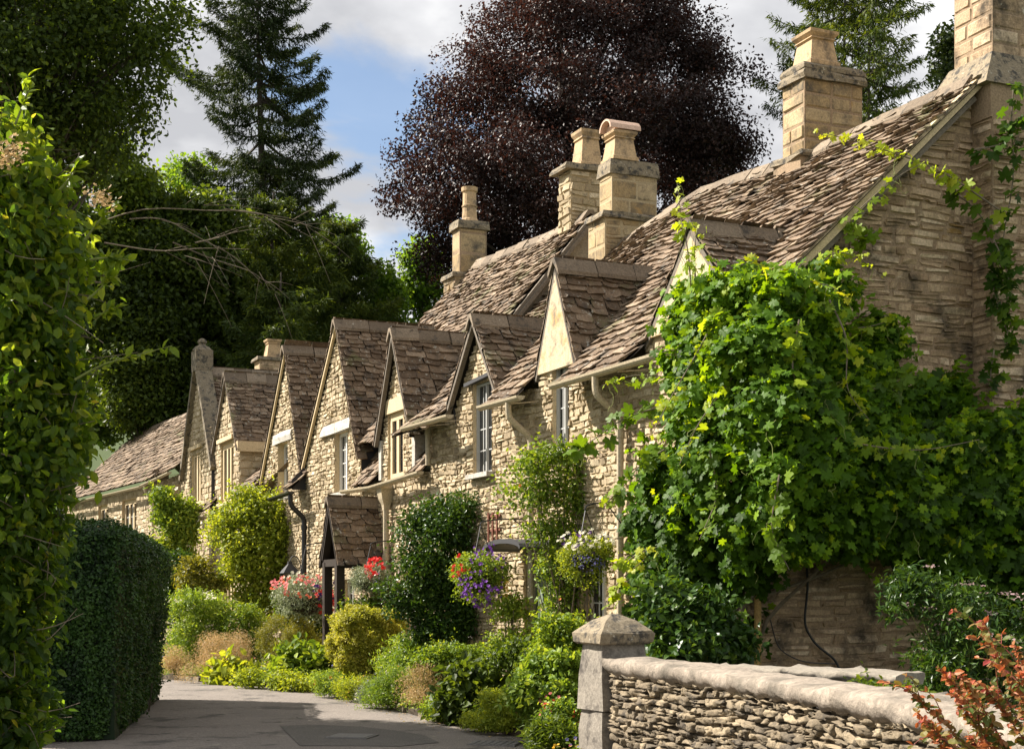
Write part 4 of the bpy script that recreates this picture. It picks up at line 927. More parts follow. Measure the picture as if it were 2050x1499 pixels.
LM['spruce'] = leafmat('spruce_needles', [(.007, .014, .005), (.015, .028, .008), (.036, .052, .013)], .15, rough=.6)
LM['copper'] = leafmat('copper_beech_leaf', [(.008, .0058, .0068), (.018, .0115, .0118), (.040, .0205, .0165)], .28, (1.4, .8, .6), .45)
LM['hedge'] = leafmat('hedge_leaf', [(.006, .016, .006), (.016, .040, .010), (.030, .065, .014)], .2, rough=.4)
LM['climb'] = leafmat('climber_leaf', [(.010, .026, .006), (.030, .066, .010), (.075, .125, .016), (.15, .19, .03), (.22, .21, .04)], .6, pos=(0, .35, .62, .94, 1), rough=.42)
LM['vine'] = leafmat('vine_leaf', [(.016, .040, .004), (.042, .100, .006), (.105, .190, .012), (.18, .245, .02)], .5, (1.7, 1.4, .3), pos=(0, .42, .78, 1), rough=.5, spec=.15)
LM['youngvine'] = leafmat('young_vine_leaf', [(.12, .19, .02), (.22, .28, .03), (.30, .30, .05)], .55, (1.3, 1.25, .5))
LM['rose'] = leafmat('rose_leaf', [(.028, .060, .010), (.085, .14, .020), (.21, .26, .045)], .4)
LM['lime'] = leafmat('lime_leaf', [(.05, .085, .012), (.12, .165, .022), (.23, .265, .05)], .45)
LM['darkrose'] = leafmat('dark_rose_leaf', [(.008, .022, .007), (.02, .048, .010), (.055, .095, .018)], .3, rough=.35)
LM['gold'] = leafmat('golden_leaf', [(.085, .105, .018), (.20, .21, .036), (.37, .35, .11)], .4, (1.2, 1.2, .5))
LM['olive'] = leafmat('olive_leaf', [(.045, .055, .012), (.10, .11, .02), (.17, .16, .035)], .35)
LM['pinkish'] = leafmat('dusty_pink_bloom', [(.12, .11, .045), (.24, .185, .105), (.33, .25, .17)], .4, (1.1, 1, .8))
LM['herb'] = leafmat('herb_leaf', [(.032, .068, .013), (.09, .15, .025), (.20, .26, .06)], .4)
LM['grey'] = leafmat('silver_leaf', [(.07, .10, .065), (.13, .16, .11), (.20, .23, .17)], .3, (1.1, 1.1, .9))
LM['redleaf'] = leafmat('copper_tinted_leaf', [(.04, .065, .015), (.09, .09, .025), (.16, .07, .03), (.26, .085, .035), (.16, .03, .03)], .35, (1.2, 1.0, .6), pos=(0, .3, .55, .8, 1))
def fl(name, c, t=.35): LM[name] = leafmat(name, [tuple(x * .75 for x in c), c, tuple(min(.9, x * 1.2) for x in c)], t, (1.1, 1.1, 1.1), .6, .2, gain=1.)
fl('white_petal', (.72, .72, .66)); fl('purple_petal', (.17, .05, .42)); fl('violet_petal', (.05, .015, .14)); fl('red_petal', (.62, .03, .03)); fl('pink_petal', (.70, .22, .26)); fl('coral_petal', (.75, .16, .09)); fl('blue_petal', (.14, .14, .42)); fl('mauve_petal', (.45, .34, .38)); fl('yellow_petal', (.75, .45, .05)); fl('orange_petal', (.6, .2, .04)); fl('buff_petal', (.40, .30, .17)); fl('cream_petal', (.6, .5, .22))

def stemsmb(rng, base, C, k, r=.008, n=6, mat_r=None):
    mb = MB(); base = np.array(base, float)
    for c in C[rng.choice(len(C), min(k, len(C)), False)]:
        b = base + rng.normal(size=3) * np.array((.06, .06, 0)) * np.linalg.norm(c - base); b[2] = base[2]
        tube(mb, curve([b, b * .45 + c * .55 + UP * .08 * abs(c[2] - b[2]), c], n), np.linspace(r, r * .35, n), 5, rng.random(), cap=False)
    return mb
def sprigs(mb, rng, C, D, k, L, size, T, per=9, rise=.5):
    """shoots of leaves standing out beyond the outline"""
    j = rng.integers(0, len(C), k); d = nz(D[j] + UP * rise + rng.normal(size=(k, 3)) * .45); l = L * rng.uniform(.4, 1.25, (k, 1, 1)); u = rng.uniform(.15, 1, (k, per, 1))
    P = C[j][:, None] + d[:, None] * l * u - UP * (l * u * u * .25) + rng.normal(size=(k, per, 3)) * size * .3
    scatter(mb, P.reshape(-1, 3), size * rng.uniform(.6, 1.05, k * per), rng, T, np.repeat(D[j] * .3 + UP * .6, per, 0), .7, .2, np.clip(rng.normal(.62, .2, k * per), 0, 1), tdir=np.repeat(d, per, 0) * 1.2)
def plant(name, label, cat, rows, Y, mat, n, per, cr, size, T=OVAL, seed=0, dr=.9, hollow=.2, flowers=(), stem='stem', base=None, k=None, flat=.75, up=.6, out=.5, spread=.95, droop=.5, group=None, zb=.1, sr=.008, shift=(0, 0, 0), tone=None, ragged=.32):
    rng = np.random.default_rng(seed + 1000); C, D = rows_clumps(rng, rows, Y, n, dr, hollow, ragged=ragged); C = C + np.array(shift)
    C[:, 2] = np.maximum(C[:, 2], zb + .04)
    b = np.array((C[:, 0].mean(), C[:, 1].mean(), zb)) if base is None else np.array(base, float)
    t = thing(name, label, cat, b, group)
    mb = MB(); leaves(mb, rng, C, D, per, cr, size, T, flat, up, out, spread, droop, tone); sprigs(mb, rng, C, D, n // 3, cr * 3.4, size, T, 10); mb.build('foliage', LM[mat], t)
    if stem: stemsmb(rng, b, C, k or max(6, n // 6), sr).build('stems', M[stem], t)
    for fm, nf, fs, kind in flowers:
        f = MB(); vis = C + D * cr * 1.1; sel = vis[rng.choice(len(vis), min(nf if kind != 'head' else nf, len(vis)), nf > len(vis))]
        if kind == 'head':      # flat heads of many tiny florets
            P = np.repeat(sel + UP * cr * .8, 14, 0) + rng.normal(size=(len(sel) * 14, 3)) * np.array((fs * 1.6, fs * 1.6, fs * .4)); scatter(f, P, fs, rng, FLOWER, np.tile((0, -.3, 1.), (len(P), 1)), .4, 0)
        else:
            P = np.repeat(sel, kind, 0) + rng.normal(size=(len(sel) * kind, 3)) * cr * .8; scatter(f, P, fs * rng.uniform(.7, 1.2, len(P)), rng, FLOWER, np.tile((-.35, -.8, .5), (len(P), 1)), .5, 0)
        tag(f.build('flowers', LM[fm], t), kind='stuff')
    return t
# ================================================================== TREES
def tree(name, label, rows, Y, mat, n, per, cr, size, seed, T=QUAD, dr=.9, hollow=.5, px=None, topy=None, r0=.3, k=40, bark='bark', zb=0., flat=.7, group=None, up=.5, out=.6, droop=.5, side=5, lump=.55, ragged=.22):
    rng = np.random.default_rng(seed); C, D = rows_clumps(rng, rows, Y, n, dr, hollow, lump, 24, ragged)
    if px is None: px = (rows[0][1] + rows[0][2]) / 2
    X = (px - CX) / FPX * Y; t = thing(name, label, 'tree', (X, Y, zb), group)
    yq = [q[0] for q in rows]; yt = min(yq) + .3 * (max(yq) - min(yq)) if topy is None else topy
    limb_tree(rng, (X, Y, zb), W(px, yt, Y), C, k, r0, side).build('trunk', M[bark], t)
    mb = MB(); leaves(mb, rng, C, D, per, cr, size, T, flat, up, out, .8, droop); sprigs(mb, rng, C, D, n // 2, cr * 1.7, size, T, 16, .2); mb.build('crown', LM[mat], t)
    return t
def conifer(name, label, px, Y, ytop, ybot, prof, mat, seed, zb=0., lean=0, dens=1., r0=.32, hang=1., bare=None, step=.5, foll=.12, group=None):
    """trunk with whorls of sagging boughs hung with twigs; prof: list of (photo y, reach left px, reach right px)"""
    rng = np.random.default_rng(seed); X = (px - CX) / FPX * Y
    t = thing(name, label, 'tree', (X, Y, zb), group); zt = W(px, ytop, Y)[2]; top = np.array((X + lean, Y, zt)); base = np.array((X, Y, zb))
    tr = MB(); tube(tr, np.array([base + (top - base) * a + np.array((.08 * math.sin(a * 7), 0, 0)) for a in np.linspace(0, 1, 16)]), np.linspace(r0, .03, 16), 9)
    py = np.array([q[0] for q in prof], float); pl = np.array([q[1] for q in prof], float); pr = np.array([q[2] for q in prof], float)
    fo = MB(); P, TD, NR, SZ, RR = [], [], [], [], []
    z = W(px, ybot, Y)[2]
    while z < zt - .3:
        y = HY - (z - EYE) / Y * FPX; a0 = rng.uniform(0, 6.28); nb = rng.integers(4, 7)
        for j in range(nb):
            a = a0 + j * 2 * math.pi / nb + rng.normal(0, .25); c = math.cos(a)
            L = (np.interp(y, py, pr) * max(c, 0) ** 2 + np.interp(y, py, pl) * max(-c, 0) ** 2 + (1 - c * c) * .5 * (np.interp(y, py, pr) + np.interp(y, py, pl))) / FPX * Y * rng.uniform(.45, 1.12)
            if L < .25: continue
            d = np.array((math.cos(a), math.sin(a), 0)); o = base + (top - base) * ((z - zb) / (zt - zb)) + UP * rng.normal(0, .12)
            ts = np.linspace(0, 1, 9); sagv = -.16 * L * np.sin(ts * 2.6) + .20 * L * ts ** 3 - .05 * L * ts
            side = np.cross(d, UP); crv = rng.normal(0, .10) * L
            B = o + ts[:, None] * d * L + sagv[:, None] * UP + (ts ** 2)[:, None] * side * crv
            tube(tr, B, np.linspace(.028 + .012 * L, .008, 9), 5, rng.random(), cap=False)
            m = int(38 * L * dens); u = rng.uniform(foll, 1.03, m) ** .8
            Q = np.stack([np.interp(u, ts, B[:, i]) for i in range(3)], 1); wd = .30 * L * (1.05 - u) * .55 + .10
            lat = rng.normal(0, 1, m) * wd; Q = Q + lat[:, None] * side + UP * (-np.abs(lat) * .25 * hang)[:, None]
            k = 3; Q3 = np.repeat(Q, k, 0) + rng.normal(size=(m * k, 3)) * .06
            dirs = d * .55 + np.sign(np.repeat(lat, k))[:, None] * side * .4 - UP * (hang * rng.uniform(.2, 1.5, (m * k, 1)))
            P.append(Q3); TD.append(dirs * 2.2); NR.append(np.tile(UP * .7 + d * .3, (m * k, 1))); SZ.append(rng.uniform(.16, .34, m * k)); RR.append(np.clip(rng.random() * .5 + rng.random(m * k) * .5, 0, 1))
        z += step * rng.uniform(.7, 1.3)
    tr.build('trunk', M['bark'], t)
    scatter(fo, np.concatenate(P), np.concatenate(SZ), rng, NEED if hang < 2 else NEED, np.concatenate(NR), .6, 0, np.concatenate(RR), tdir=np.concatenate(TD)); fo.build('crown', LM[mat], t)
    return t
tree('copper_beech', 'great copper beech with dark purple foliage behind the chimneys', [(-110, 1060, 1270), (-40, 1000, 1350), (40, 930, 1420), (110, 872, 1455), (170, 872, 1478), (230, 828, 1515), (300, 782, 1560), (360, 768, 1575), (420, 790, 1575), (480, 810, 1560), (560, 850, 1520), (640, 950, 1400)], 62, 'copper', 2300, 120, .50, .14, 21, hollow=.35, lump=.42, ragged=.13, px=1175, r0=.6, k=90, topy=20, flat=.6)
tree('broadleaf_tree', 'dark broadleaf tree overhanging the lane at the top left with pale bare twigs', [(-120, -190, 300), (0, -190, 355), (70, -180, 362), (130, -180, 350), (190, -180, 325), (250, -170, 285), (310, -160, 240), (370, -150, 160)], 42, 'dark', 520, 110, .46, .165, 22, T=QUAD, hollow=.2, px=40, r0=.3, k=220, dr=.8, lump=.42)
tree('broadleaf_tree', 'spreading lane-side tree at the far left whose crown shades the lane', [(120, -420, -250), (200, -560, -120), (320, -640, -80), (450, -660, -70), (600, -640, -80), (720, -560, -110), (800, -480, -200)], 18.2, 'dark', 640, 70, .34, .11, 122, T=QUAD, hollow=.2, px=-480, r0=.28, k=60, dr=1.35, lump=.62)
conifer('spruce_tree', 'tall ragged spruce with drooping boughs and a bare lower trunk', 567, 66, -110, 440, [(-120, 60, 60), (0, 105, 95), (60, 160, 125), (110, 165, 140), (180, 185, 160), (240, 165, 190), (300, 150, 190), (360, 150, 185), (430, 140, 170)], 'spruce', 23, lean=-1.3, dens=2.1, hang=1.1, r0=.42, step=.62)
conifer('fir_tree', 'sparse conifer with long drooping boughs behind the big square chimney', 1692, 58, -150, 330, [(-150, 120, 120), (0, 170, 120), (100, 200, 130), (180, 190, 140), (250, 140, 130), (330, 110, 110)], 'yew', 24, dens=1.1, hang=1.3, r0=.2, step=.7)
conifer('fir_tree', 'thin conifer just right of the big square chimney', 1742, 56, -150, 320, [(-150, 90, 110), (0, 110, 140), (100, 100, 150), (200, 90, 120), (300, 90, 100)], 'yew', 25, dens=1.0, hang=1.3, r0=.16, step=.75)
conifer('fir_tree', 'slim conifer with a dark trunk just left of the square chimney pot', 1637, 60, -150, 330, [(-150, 90, 80), (0, 110, 90), (100, 120, 100), (200, 110, 100), (300, 70, 90)], 'yew', 26, dens=1.0, hang=1.3, r0=.15, step=.8)
tree('broadleaf_tree', 'sunlit green tree below the broadleaf tree on the left', [(290, 170, 215), (330, 140, 300), (380, 110, 330), (450, 100, 350), (560, 110, 350), (700, 120, 330)], 57, 'mid', 300, 120, .5, .22, 27, px=310, r0=.25, k=40)
tree('broadleaf_tree', 'pale loose tree with sky showing through, between the left trees and the spruce', [(328, 340, 400), (370, 310, 430), (420, 310, 440), (500, 320, 440)], 78, 'bright', 90, 60, .6, .24, 28, px=375, r0=.25, k=60)
conifer('yew_tree', 'layered yellow-green yew in front of the spruce trunk', 545, 60, 385, 800, [(385, 30, 30), (430, 70, 80), (500, 110, 120), (600, 140, 140), (800, 150, 150)], 'yew', 29, dens=2.6, hang=.55, r0=.3, step=.55, foll=.05)
conifer('yew_tree', 'dark layered yew with upswept tips at the right end of the wood', 680, 62, 440, 800, [(440, 30, 30), (480, 70, 60), (540, 110, 100), (620, 130, 120), (800, 140, 130)], 'yew', 129, dens=2.6, hang=.5, r0=.3, step=.55, foll=.05)
tree('broadleaf_tree', 'dark tree filling the wood between the two layered yews', [(470, 470, 700), (540, 420, 750), (620, 420, 790), (780, 450, 780)], 67, 'dark', 420, 110, .5, .22, 229, px=610, r0=.4, k=30, hollow=.45, ragged=.2)
conifer('yew_tree', 'lower lighter green yew just behind the small chimney and gable roofs', 560, 55, 545, 830, [(545, 25, 25), (590, 80, 70), (650, 130, 110), (830, 170, 130)], 'yew', 30, dens=2.8, hang=.5, r0=.25, step=.5, foll=.05)
tree('broadleaf_tree', 'dark green tree behind the finial between the wood and the lower yew', [(520, 400, 470), (580, 370, 520), (660, 350, 560), (800, 370, 560)], 61, 'mid', 260, 110, .45, .2, 330, px=450, r0=.25, k=30, hollow=.3, ragged=.2)
tree('broadleaf_tree', 'dark dense tree filling the wood behind the finial gable', [(400, 240, 420), (470, 190, 470), (560, 180, 480), (660, 190, 470), (760, 200, 440), (840, 210, 400)], 58, 'dark', 620, 130, .5, .22, 31, px=320, r0=.4, k=60, hollow=.6)
tree('broadleaf_tree', 'deep green tree overhanging the farthest roof', [(600, 215, 330), (660, 200, 385), (720, 200, 395), (780, 205, 390), (830, 210, 370), (860, 215, 310)], 56.5, 'dark', 330, 120, .45, .18, 32, px=300, r0=.3, k=50, hollow=.5)
tree('broadleaf_tree', 'dark tree at the back of the wood behind the left climber', [(420, 60, 180), (520, 20, 230), (640, 0, 250), (760, 0, 250), (900, 0, 240)], 62, 'dark', 260, 120, .55, .24, 33, px=120, r0=.4, k=30, hollow=.6)
tree('broadleaf_tree', 'small bright tree against the sky left of the round chimney pot', [(455, 820, 850), (490, 798, 885), (540, 790, 895), (580, 800, 900), (640, 805, 900)], 70, 'bright', 90, 70, .4, .2, 34, px=868, r0=.16, k=60, hollow=.2)
tree('broadleaf_tree', 'pale yellow-green tree at the right edge of the yew', [(505, 730, 760), (550, 740, 790), (600, 750, 815), (660, 740, 840), (720, 740, 860)], 68, 'bright', 110, 80, .45, .2, 35, px=790, r0=.2, k=40, hollow=.2)
tree('broadleaf_tree', 'yellow-tipped tree peeping out behind the spruce trunk', [(440, 640, 690), (470, 620, 725), (520, 610, 735), (600, 610, 730)], 72, 'bright', 80, 90, .5, .22, 36, px=670, r0=.2, k=20, hollow=.3)
tree('fir_tree', 'dark conifer beside the far right stack', [(30, 1880, 1930), (120, 1870, 1935), (230, 1865, 1930), (330, 1840, 1960)], 60, 'spruce', 60, 70, .4, .2, 37, px=1905, r0=.15, k=20)
# bare pale branches in front of the wood
rng = np.random.default_rng(77); mb = MB()
for pts in ([(180, 470), (300, 410), (430, 410), (520, 430), (620, 460)], [(210, 480), (320, 500), (400, 520), (500, 500)], [(350, 470), (430, 520), (520, 550), (560, 600)], [(250, 430), (330, 440), (410, 470), (470, 520), (540, 555)], [(390, 490), (440, 470), (470, 450)], [(450, 430), (520, 435), (600, 440), (640, 470)]):
    tube(mb, curve([W(a, b, 44) + rng.normal(size=3) * .1 for a, b in pts], 14), np.linspace(.024, .006, 14), 5, rng.random())
    c_ = curve([W(a, b, 44) for a, b in pts], 14)
    for _ in range(7):
        k_ = rng.integers(3, 13); d = nz(c_[k_] - c_[k_ - 1]) + rng.normal(size=3) * .6; l = rng.uniform(.4, 1.3); tube(mb, curve([c_[k_], c_[k_] + d * l * .5, c_[k_] + d * l - UP * .15 * l], 6), np.linspace(.010, .003, 6), 4, rng.random())
base = np.array(W(180, 470, 44)); tube(mb, curve([W(40, 1190, 44), W(60, 800, 44), W(110, 560, 44), base], 12), np.linspace(.12, .035, 12), 6)
tag(mb.build('bare_branches', M['twig'], loc=(base[0] - 1.5, 44, 0)), 'bare pale arching branches in front of the wood', 'branches')

# ================================================================== HEDGE AND CLIMBER ON THE LEFT
rng = np.random.default_rng(41)
h0, h1 = np.array((-4.10, 15.75)), np.array((-5.18, 22.3)); hl = np.linalg.norm(h1 - h0); ht = (h1 - h0) / hl; hn = np.array((-ht[1], ht[0])); HT, HWd = 2.43, 1.95
t = thing('clipped_hedge', 'dark clipped round-cornered hedge at the left side of the lane', 'hedge', (*((h0 + h1) / 2 + hn * .8), 0))
def hedge_pts(n):
    P, Nr = [], []
    a = rng.uniform(0, hl, n); w = rng.uniform(0, HWd, n); z = rng.uniform(0, HT, n); f = rng.choice(4, n, p=(.34, .3, .2, .16))
    L = np.stack([a, w, z], 1); nr = np.zeros((n, 3))
    L[f == 0, 1] = 0; nr[f == 0, 1] = -1; L[f == 1, 0] = 0; nr[f == 1, 0] = -1; L[f == 2, 2] = HT; nr[f == 2, 2] = 1; L[f == 3, 1] = HWd; nr[f == 3, 1] = 1
    rad = .38; lo = np.array((rad, rad, rad)); hi = np.array((hl - rad, HWd - rad, HT - rad)); lo[2] = .25
    core = np.clip(L, lo, hi); d = nz(L - core + nr * 1e-3); L = core + d * rad
    L[L[:, 2] < .05, 2] = .05
    taper = .10 * (1 - L[:, 2] / HT); L[:, 1] += taper * 1.6 * (1 - L[:, 1] / HWd * 2); L[:, 0] += .15 * (1 - L[:, 2] / HT) * (L[:, 0] < hl / 2)
    L = L + d * (.05 * wob(L, 2.2, 3)[:, None] - np.abs(rng.normal(0, .05, (n, 1))))
    xy = h0 + L[:, :1] * ht + L[:, 1:2] * hn; d2 = d[:, :1] * ht + d[:, 1:2] * hn
    return np.concatenate([xy, L[:, 2:]], 1), np.concatenate([d2, d[:, 2:]], 1)
P, Nr = hedge_pts(62000); mb = MB(); scatter(mb, P, rng.uniform(.03, .06, len(P)), rng, OVAL, Nr * .8 + UP * .5, .55, .2, np.clip(.45 + .3 * wob(P, 3, 4) + .2 * wob(P, 9, 5) + rng.normal(0, .22, len(P)), 0, 1))
cb = [np.array((*(h0 + ht * a + hn * b), z)) for z in (.02, HT - .2) for a, b in ((.28, .2), (hl - .2, .2), (hl - .2, HWd - .2), (.28, HWd - .2))]  # corners of an unseen dark box, added inside the leaves to block light
j_ = rng.integers(0, len(P), 900); sprigs(mb, rng, P[j_], Nr[j_], 700, .13, .05, OVAL, 6); hexa(mb, [cb[0], cb[1], cb[2], cb[3], cb[4], cb[5], cb[6], cb[7]], .0); mb.build('foliage', LM['hedge'], t)
mb = MB()
for i in range(40):
    p = np.array((*(h0 + ht * rng.uniform(.2, hl - .3) + hn * rng.uniform(.15, 1.4)), 0)); tube(mb, [p, p + np.array((rng.normal(0, .1), rng.normal(0, .1), rng.uniform(.3, .8)))], (.015, .008), 5)
mb.build('stems', M['bark'], t)

rng = np.random.default_rng(42)
rows = [(235, 0, 28), (280, -30, 42), (330, -55, 72), (400, -60, 115), (450, -65, 150), (500, -70, 160), (560, -75, 150), (640, -80, 140), (720, -85, 145), (800, -90, 155), (900, -95, 155), (980, -100, 145), (1060, -110, 125), (1150, -120, 100), (1250, -120, 85), (1350, -120, 65), (1450, -120, 55), (1560, -120, 60), (1650, -120, 60)]
C, D = rows_clumps(rng, rows, 7.0, 1250, 1.5, .5, .42, 14, .2)
C[:, 2] = np.maximum(C[:, 2], .05)
t = thing('climbing_shrub', 'big mixed climber with bright glowing top leaves smothering the fence at the left edge', 'shrub', (-2.35, 7, 0))
mb = MB(); leaves(mb, rng, C, D, 17, .075, .062, OVAL, .9, .35, .8, .7, .9, np.clip(rng.normal(.40, .2, len(C)) + .24 * (C[:, 2] - 2.6), .03, 1)); sprigs(mb, rng, C, D, 420, .16, .055, OVAL, 9); mb.build('foliage', LM['climb'], t)  # sun glow of the top painted in: leaf colour brightens with height
mb = MB()
for i in range(260):
    c = C[rng.integers(len(C))]; tube(mb, curve([c, c + rng.normal(size=3) * .12, c + D[rng.integers(len(C))] * .2 + rng.normal(size=3) * .1], 6), np.linspace(.004, .0015, 6), 4, rng.random(), cap=False)
mb.build('stems', M['twig'], t)
for pts, mtn in (([(150, 760), (205, 728), (270, 712), (345, 692)], 1), ([(30, 250), (50, 200), (60, 170), (55, 150)], 1), ([(175, 600), (205, 575), (225, 545), (215, 520)], 1), ([(170, 480), (200, 440), (225, 410)], 1), ([(180, 520), (225, 515), (262, 522)], 1), ([(190, 640), (215, 620), (240, 615)], 1), ([(120, 380), (150, 345), (150, 330)], 1)):
    sp = MB(); c = curve([W(a, b, 6.7) for a, b in pts], 12); tube(sp, c, np.linspace(.006, .002, 12), 5)
    u = rng.uniform(.25, 1, 22); Q = np.stack([np.interp(u, np.linspace(0, 1, 12), c[:, i]) for i in range(3)], 1)
    scatter(sp, Q, rng.uniform(.04, .075, 22), rng, OVAL, np.tile((-.3, -.5, .6), (22, 1)), .5, .2, rng.uniform(.5, .8, 22), 1, tdir=(.6, 0, .4)); sp.build('shoot', [M['stem'], LM['climb']], t)
f = MB(); 
for px, py in ((30, 300), (12, 318), (206, 398)): 
    p = W(px, py, 6.5); scatter(f, p + rng.normal(size=(70, 3)) * np.array((.03, .04, .022)), .022, rng, FLOWER, np.tile((0, -.5, 1.), (70, 1)), .6, 0)
tag(f.build('faded_blooms', LM['buff_petal'], t), kind='stuff')

# ================================================================== GRAPE VINE ON THE CORNER
rng = np.random.default_rng(51)
def gy(px):      # depth of the gable plane behind a photo column
    k = (px - CX) / FPX; d = (k * 14.5 - 2.35) / (.917 - k * .399); return 14.5 + .399 * max(d, 0)
B = [(1400, 640, -.15, 55, 70, .3), (1470, 600, -.3, 75, 55, .35), (1560, 610, -.45, 80, 50, .35), (1650, 580, -.3, 60, 42, .25), (1610, 650, -.5, 70, 60, .35), (1420, 730, -.3, 80, 80, .45), (1520, 720, -.6, 90, 80, .5), (1640, 740, -.5, 70, 60, .35), (1760, 690, -.2, 38, 60, .15), (1745, 740, -.3, 40, 40, .2),
     (1440, 840, -.5, 95, 80, .55), (1560, 830, -.8, 110, 80, .6), (1690, 830, -.6, 90, 60, .45), (1800, 800, -.25, 80, 45, .2), (1900, 790, -.2, 45, 35, .12),
     (1360, 960, -.1, 80, 60, .4), (1460, 950, -.6, 110, 80, .6), (1590, 950, -.9, 120, 90, .65), (1720, 930, -.8, 110, 80, .6), (1850, 920, -.6, 100, 70, .45), (1980, 900, -.6, 90, 70, .4), (2060, 900, -.6, 70, 90, .4),
     (1320, 1040, .2, 65, 50, .35), (1420, 1050, -.4, 100, 60, .5), (1540, 1060, -.8, 100, 55, .55), (1660, 1040, -.9, 100, 55, .55), (1780, 1030, -.9, 100, 70, .55), (1900, 1030, -.8, 110, 90, .5), (2020, 1030, -.9, 90, 120, .5),
     (1340, 1140, .1, 70, 60, .35), (1430, 1140, -.2, 85, 60, .45), (1500, 1120, -.3, 40, 50, .3), (1380, 1230, 0, 85, 70, .35), (1450, 1250, -.1, 60, 80, .3), (1310, 1240, .3, 45, 60, .25), (1350, 1300, 0, 60, 40, .3), (1890, 1110, -.9, 80, 50, .4), (2010, 1150, -1.0, 90, 100, .45)]
C, D, Tn_ = [], [], []
lob = np.random.default_rng(99)
for (px, py, dy, rx, ry, rd) in B:
    Y = (gy(px) if px > 1500 else 14.5 + (1500 - px) * .0085) + dy; n = int(rx * ry / 26); d = nz(rng.normal(size=(n, 3))); d[:, 1] = np.where(d[:, 1] > .25, -d[:, 1], d[:, 1]); rr = 1 - np.abs(rng.normal(0, .16, (n, 1)))
    Q = d * rr; K = max(3, n // 8); jb = Q[lob.choice(n, K, False)]; jj = ((Q[:, None] - jb[None]) ** 2).sum(2).argmin(1); Q = jb[jj] + (Q - jb[jj]) * lob.uniform(.22, .68, (n, 1))
    C.append(W(px, py, Y) + Q * np.array((rx / FPX * Y, rd, ry / FPX * Y))); D.append(nz(d + .9 * (Q - jb[jj])))
C = np.concatenate(C); D = np.concatenate(D)
tv = thing('grape_vine', 'huge sunlit grape vine cascading over the corner and gable of the nearest cottage', 'vine', (2.4, 14.1, .1))
mb = MB(); per = 6
P = np.repeat(C, per, 0) + rng.normal(size=(len(C) * per, 3)) * .075; tone = np.clip(.30 + .16 * rng.normal(size=len(C)) + .13 * wob(C, 1.2, 9) + .16 * (C[:, 2] - 3.0), .02, 1)  # tone climbs with height: sunlit top and shaded base put into the leaf colour
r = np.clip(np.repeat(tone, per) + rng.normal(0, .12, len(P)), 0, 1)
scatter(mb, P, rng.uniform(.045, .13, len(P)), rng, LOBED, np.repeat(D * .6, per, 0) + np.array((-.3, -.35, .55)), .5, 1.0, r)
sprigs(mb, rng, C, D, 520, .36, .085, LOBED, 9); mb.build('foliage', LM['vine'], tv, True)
st = MB(); yl = MB(); td = MB()
ground = np.array((2.25, 14.3, .1))
for k_ in range(4):
    a = ground + rng.normal(size=3) * np.array((.25, .1, 0)); b = C[rng.integers(len(C))]; tube(st, curve([a, a + UP * 1.2 + rng.normal(size=3) * .1, (a + b) / 2 + UP * .4, b], 14), np.linspace(.03, .008, 14), 6, rng.random())
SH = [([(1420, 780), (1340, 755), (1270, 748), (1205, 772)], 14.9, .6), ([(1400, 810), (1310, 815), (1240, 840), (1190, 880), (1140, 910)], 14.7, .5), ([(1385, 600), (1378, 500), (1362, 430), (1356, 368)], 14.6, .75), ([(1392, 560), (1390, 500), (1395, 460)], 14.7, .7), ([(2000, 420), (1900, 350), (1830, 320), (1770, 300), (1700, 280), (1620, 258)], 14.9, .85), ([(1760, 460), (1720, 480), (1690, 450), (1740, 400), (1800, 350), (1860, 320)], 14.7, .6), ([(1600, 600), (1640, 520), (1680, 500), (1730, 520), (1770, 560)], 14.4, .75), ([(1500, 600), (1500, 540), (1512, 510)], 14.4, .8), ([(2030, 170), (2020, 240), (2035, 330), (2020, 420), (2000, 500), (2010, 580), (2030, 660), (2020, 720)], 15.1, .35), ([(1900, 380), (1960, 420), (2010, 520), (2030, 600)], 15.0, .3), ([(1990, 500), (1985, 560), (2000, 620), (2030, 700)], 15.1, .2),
      ([(1600, 860), (1720, 890), (1840, 905), (1960, 880)], 13.4, .6), ([(1240, 1140), (1270, 1110), (1330, 1090)], 14.6, .8), ([(1220, 1215), (1215, 1200), (1240, 1160), (1290, 1120)], 14.9, .85), ([(1440, 620), (1400, 700), (1340, 800), (1300, 880)], 14.0, .75), ([(1500, 640), (1480, 740), (1400, 840), (1360, 930)], 13.7, .65), ([(1600, 640), (1580, 740), (1620, 820), (1600, 900)], 13.4, .7), ([(1660, 600), (1700, 680), (1690, 780), (1740, 840)], 13.7, .7), ([(1420, 900), (1440, 990), (1400, 1080)], 13.6, .55), ([(1560, 950), (1540, 1060), (1580, 1140)], 13.0, .5), ([(1540, 600), (1600, 560), (1660, 570), (1700, 600)], 13.9, .8), ([(1640, 640), (1720, 660), (1790, 640)], 14.4, .6), ([(1560, 840), (1660, 800), (1790, 770), (1840, 735)], 14.0, .5), ([(1990, 700), (1980, 770), (2010, 740)], 15.0, .3), ([(1950, 300), (2010, 290), (2040, 240)], 15.1, .3), ([(1260, 985), (1230, 990), (1210, 1010)], 14.9, .6), ([(1330, 900), (1280, 930), (1240, 985)], 14.9, .5)]
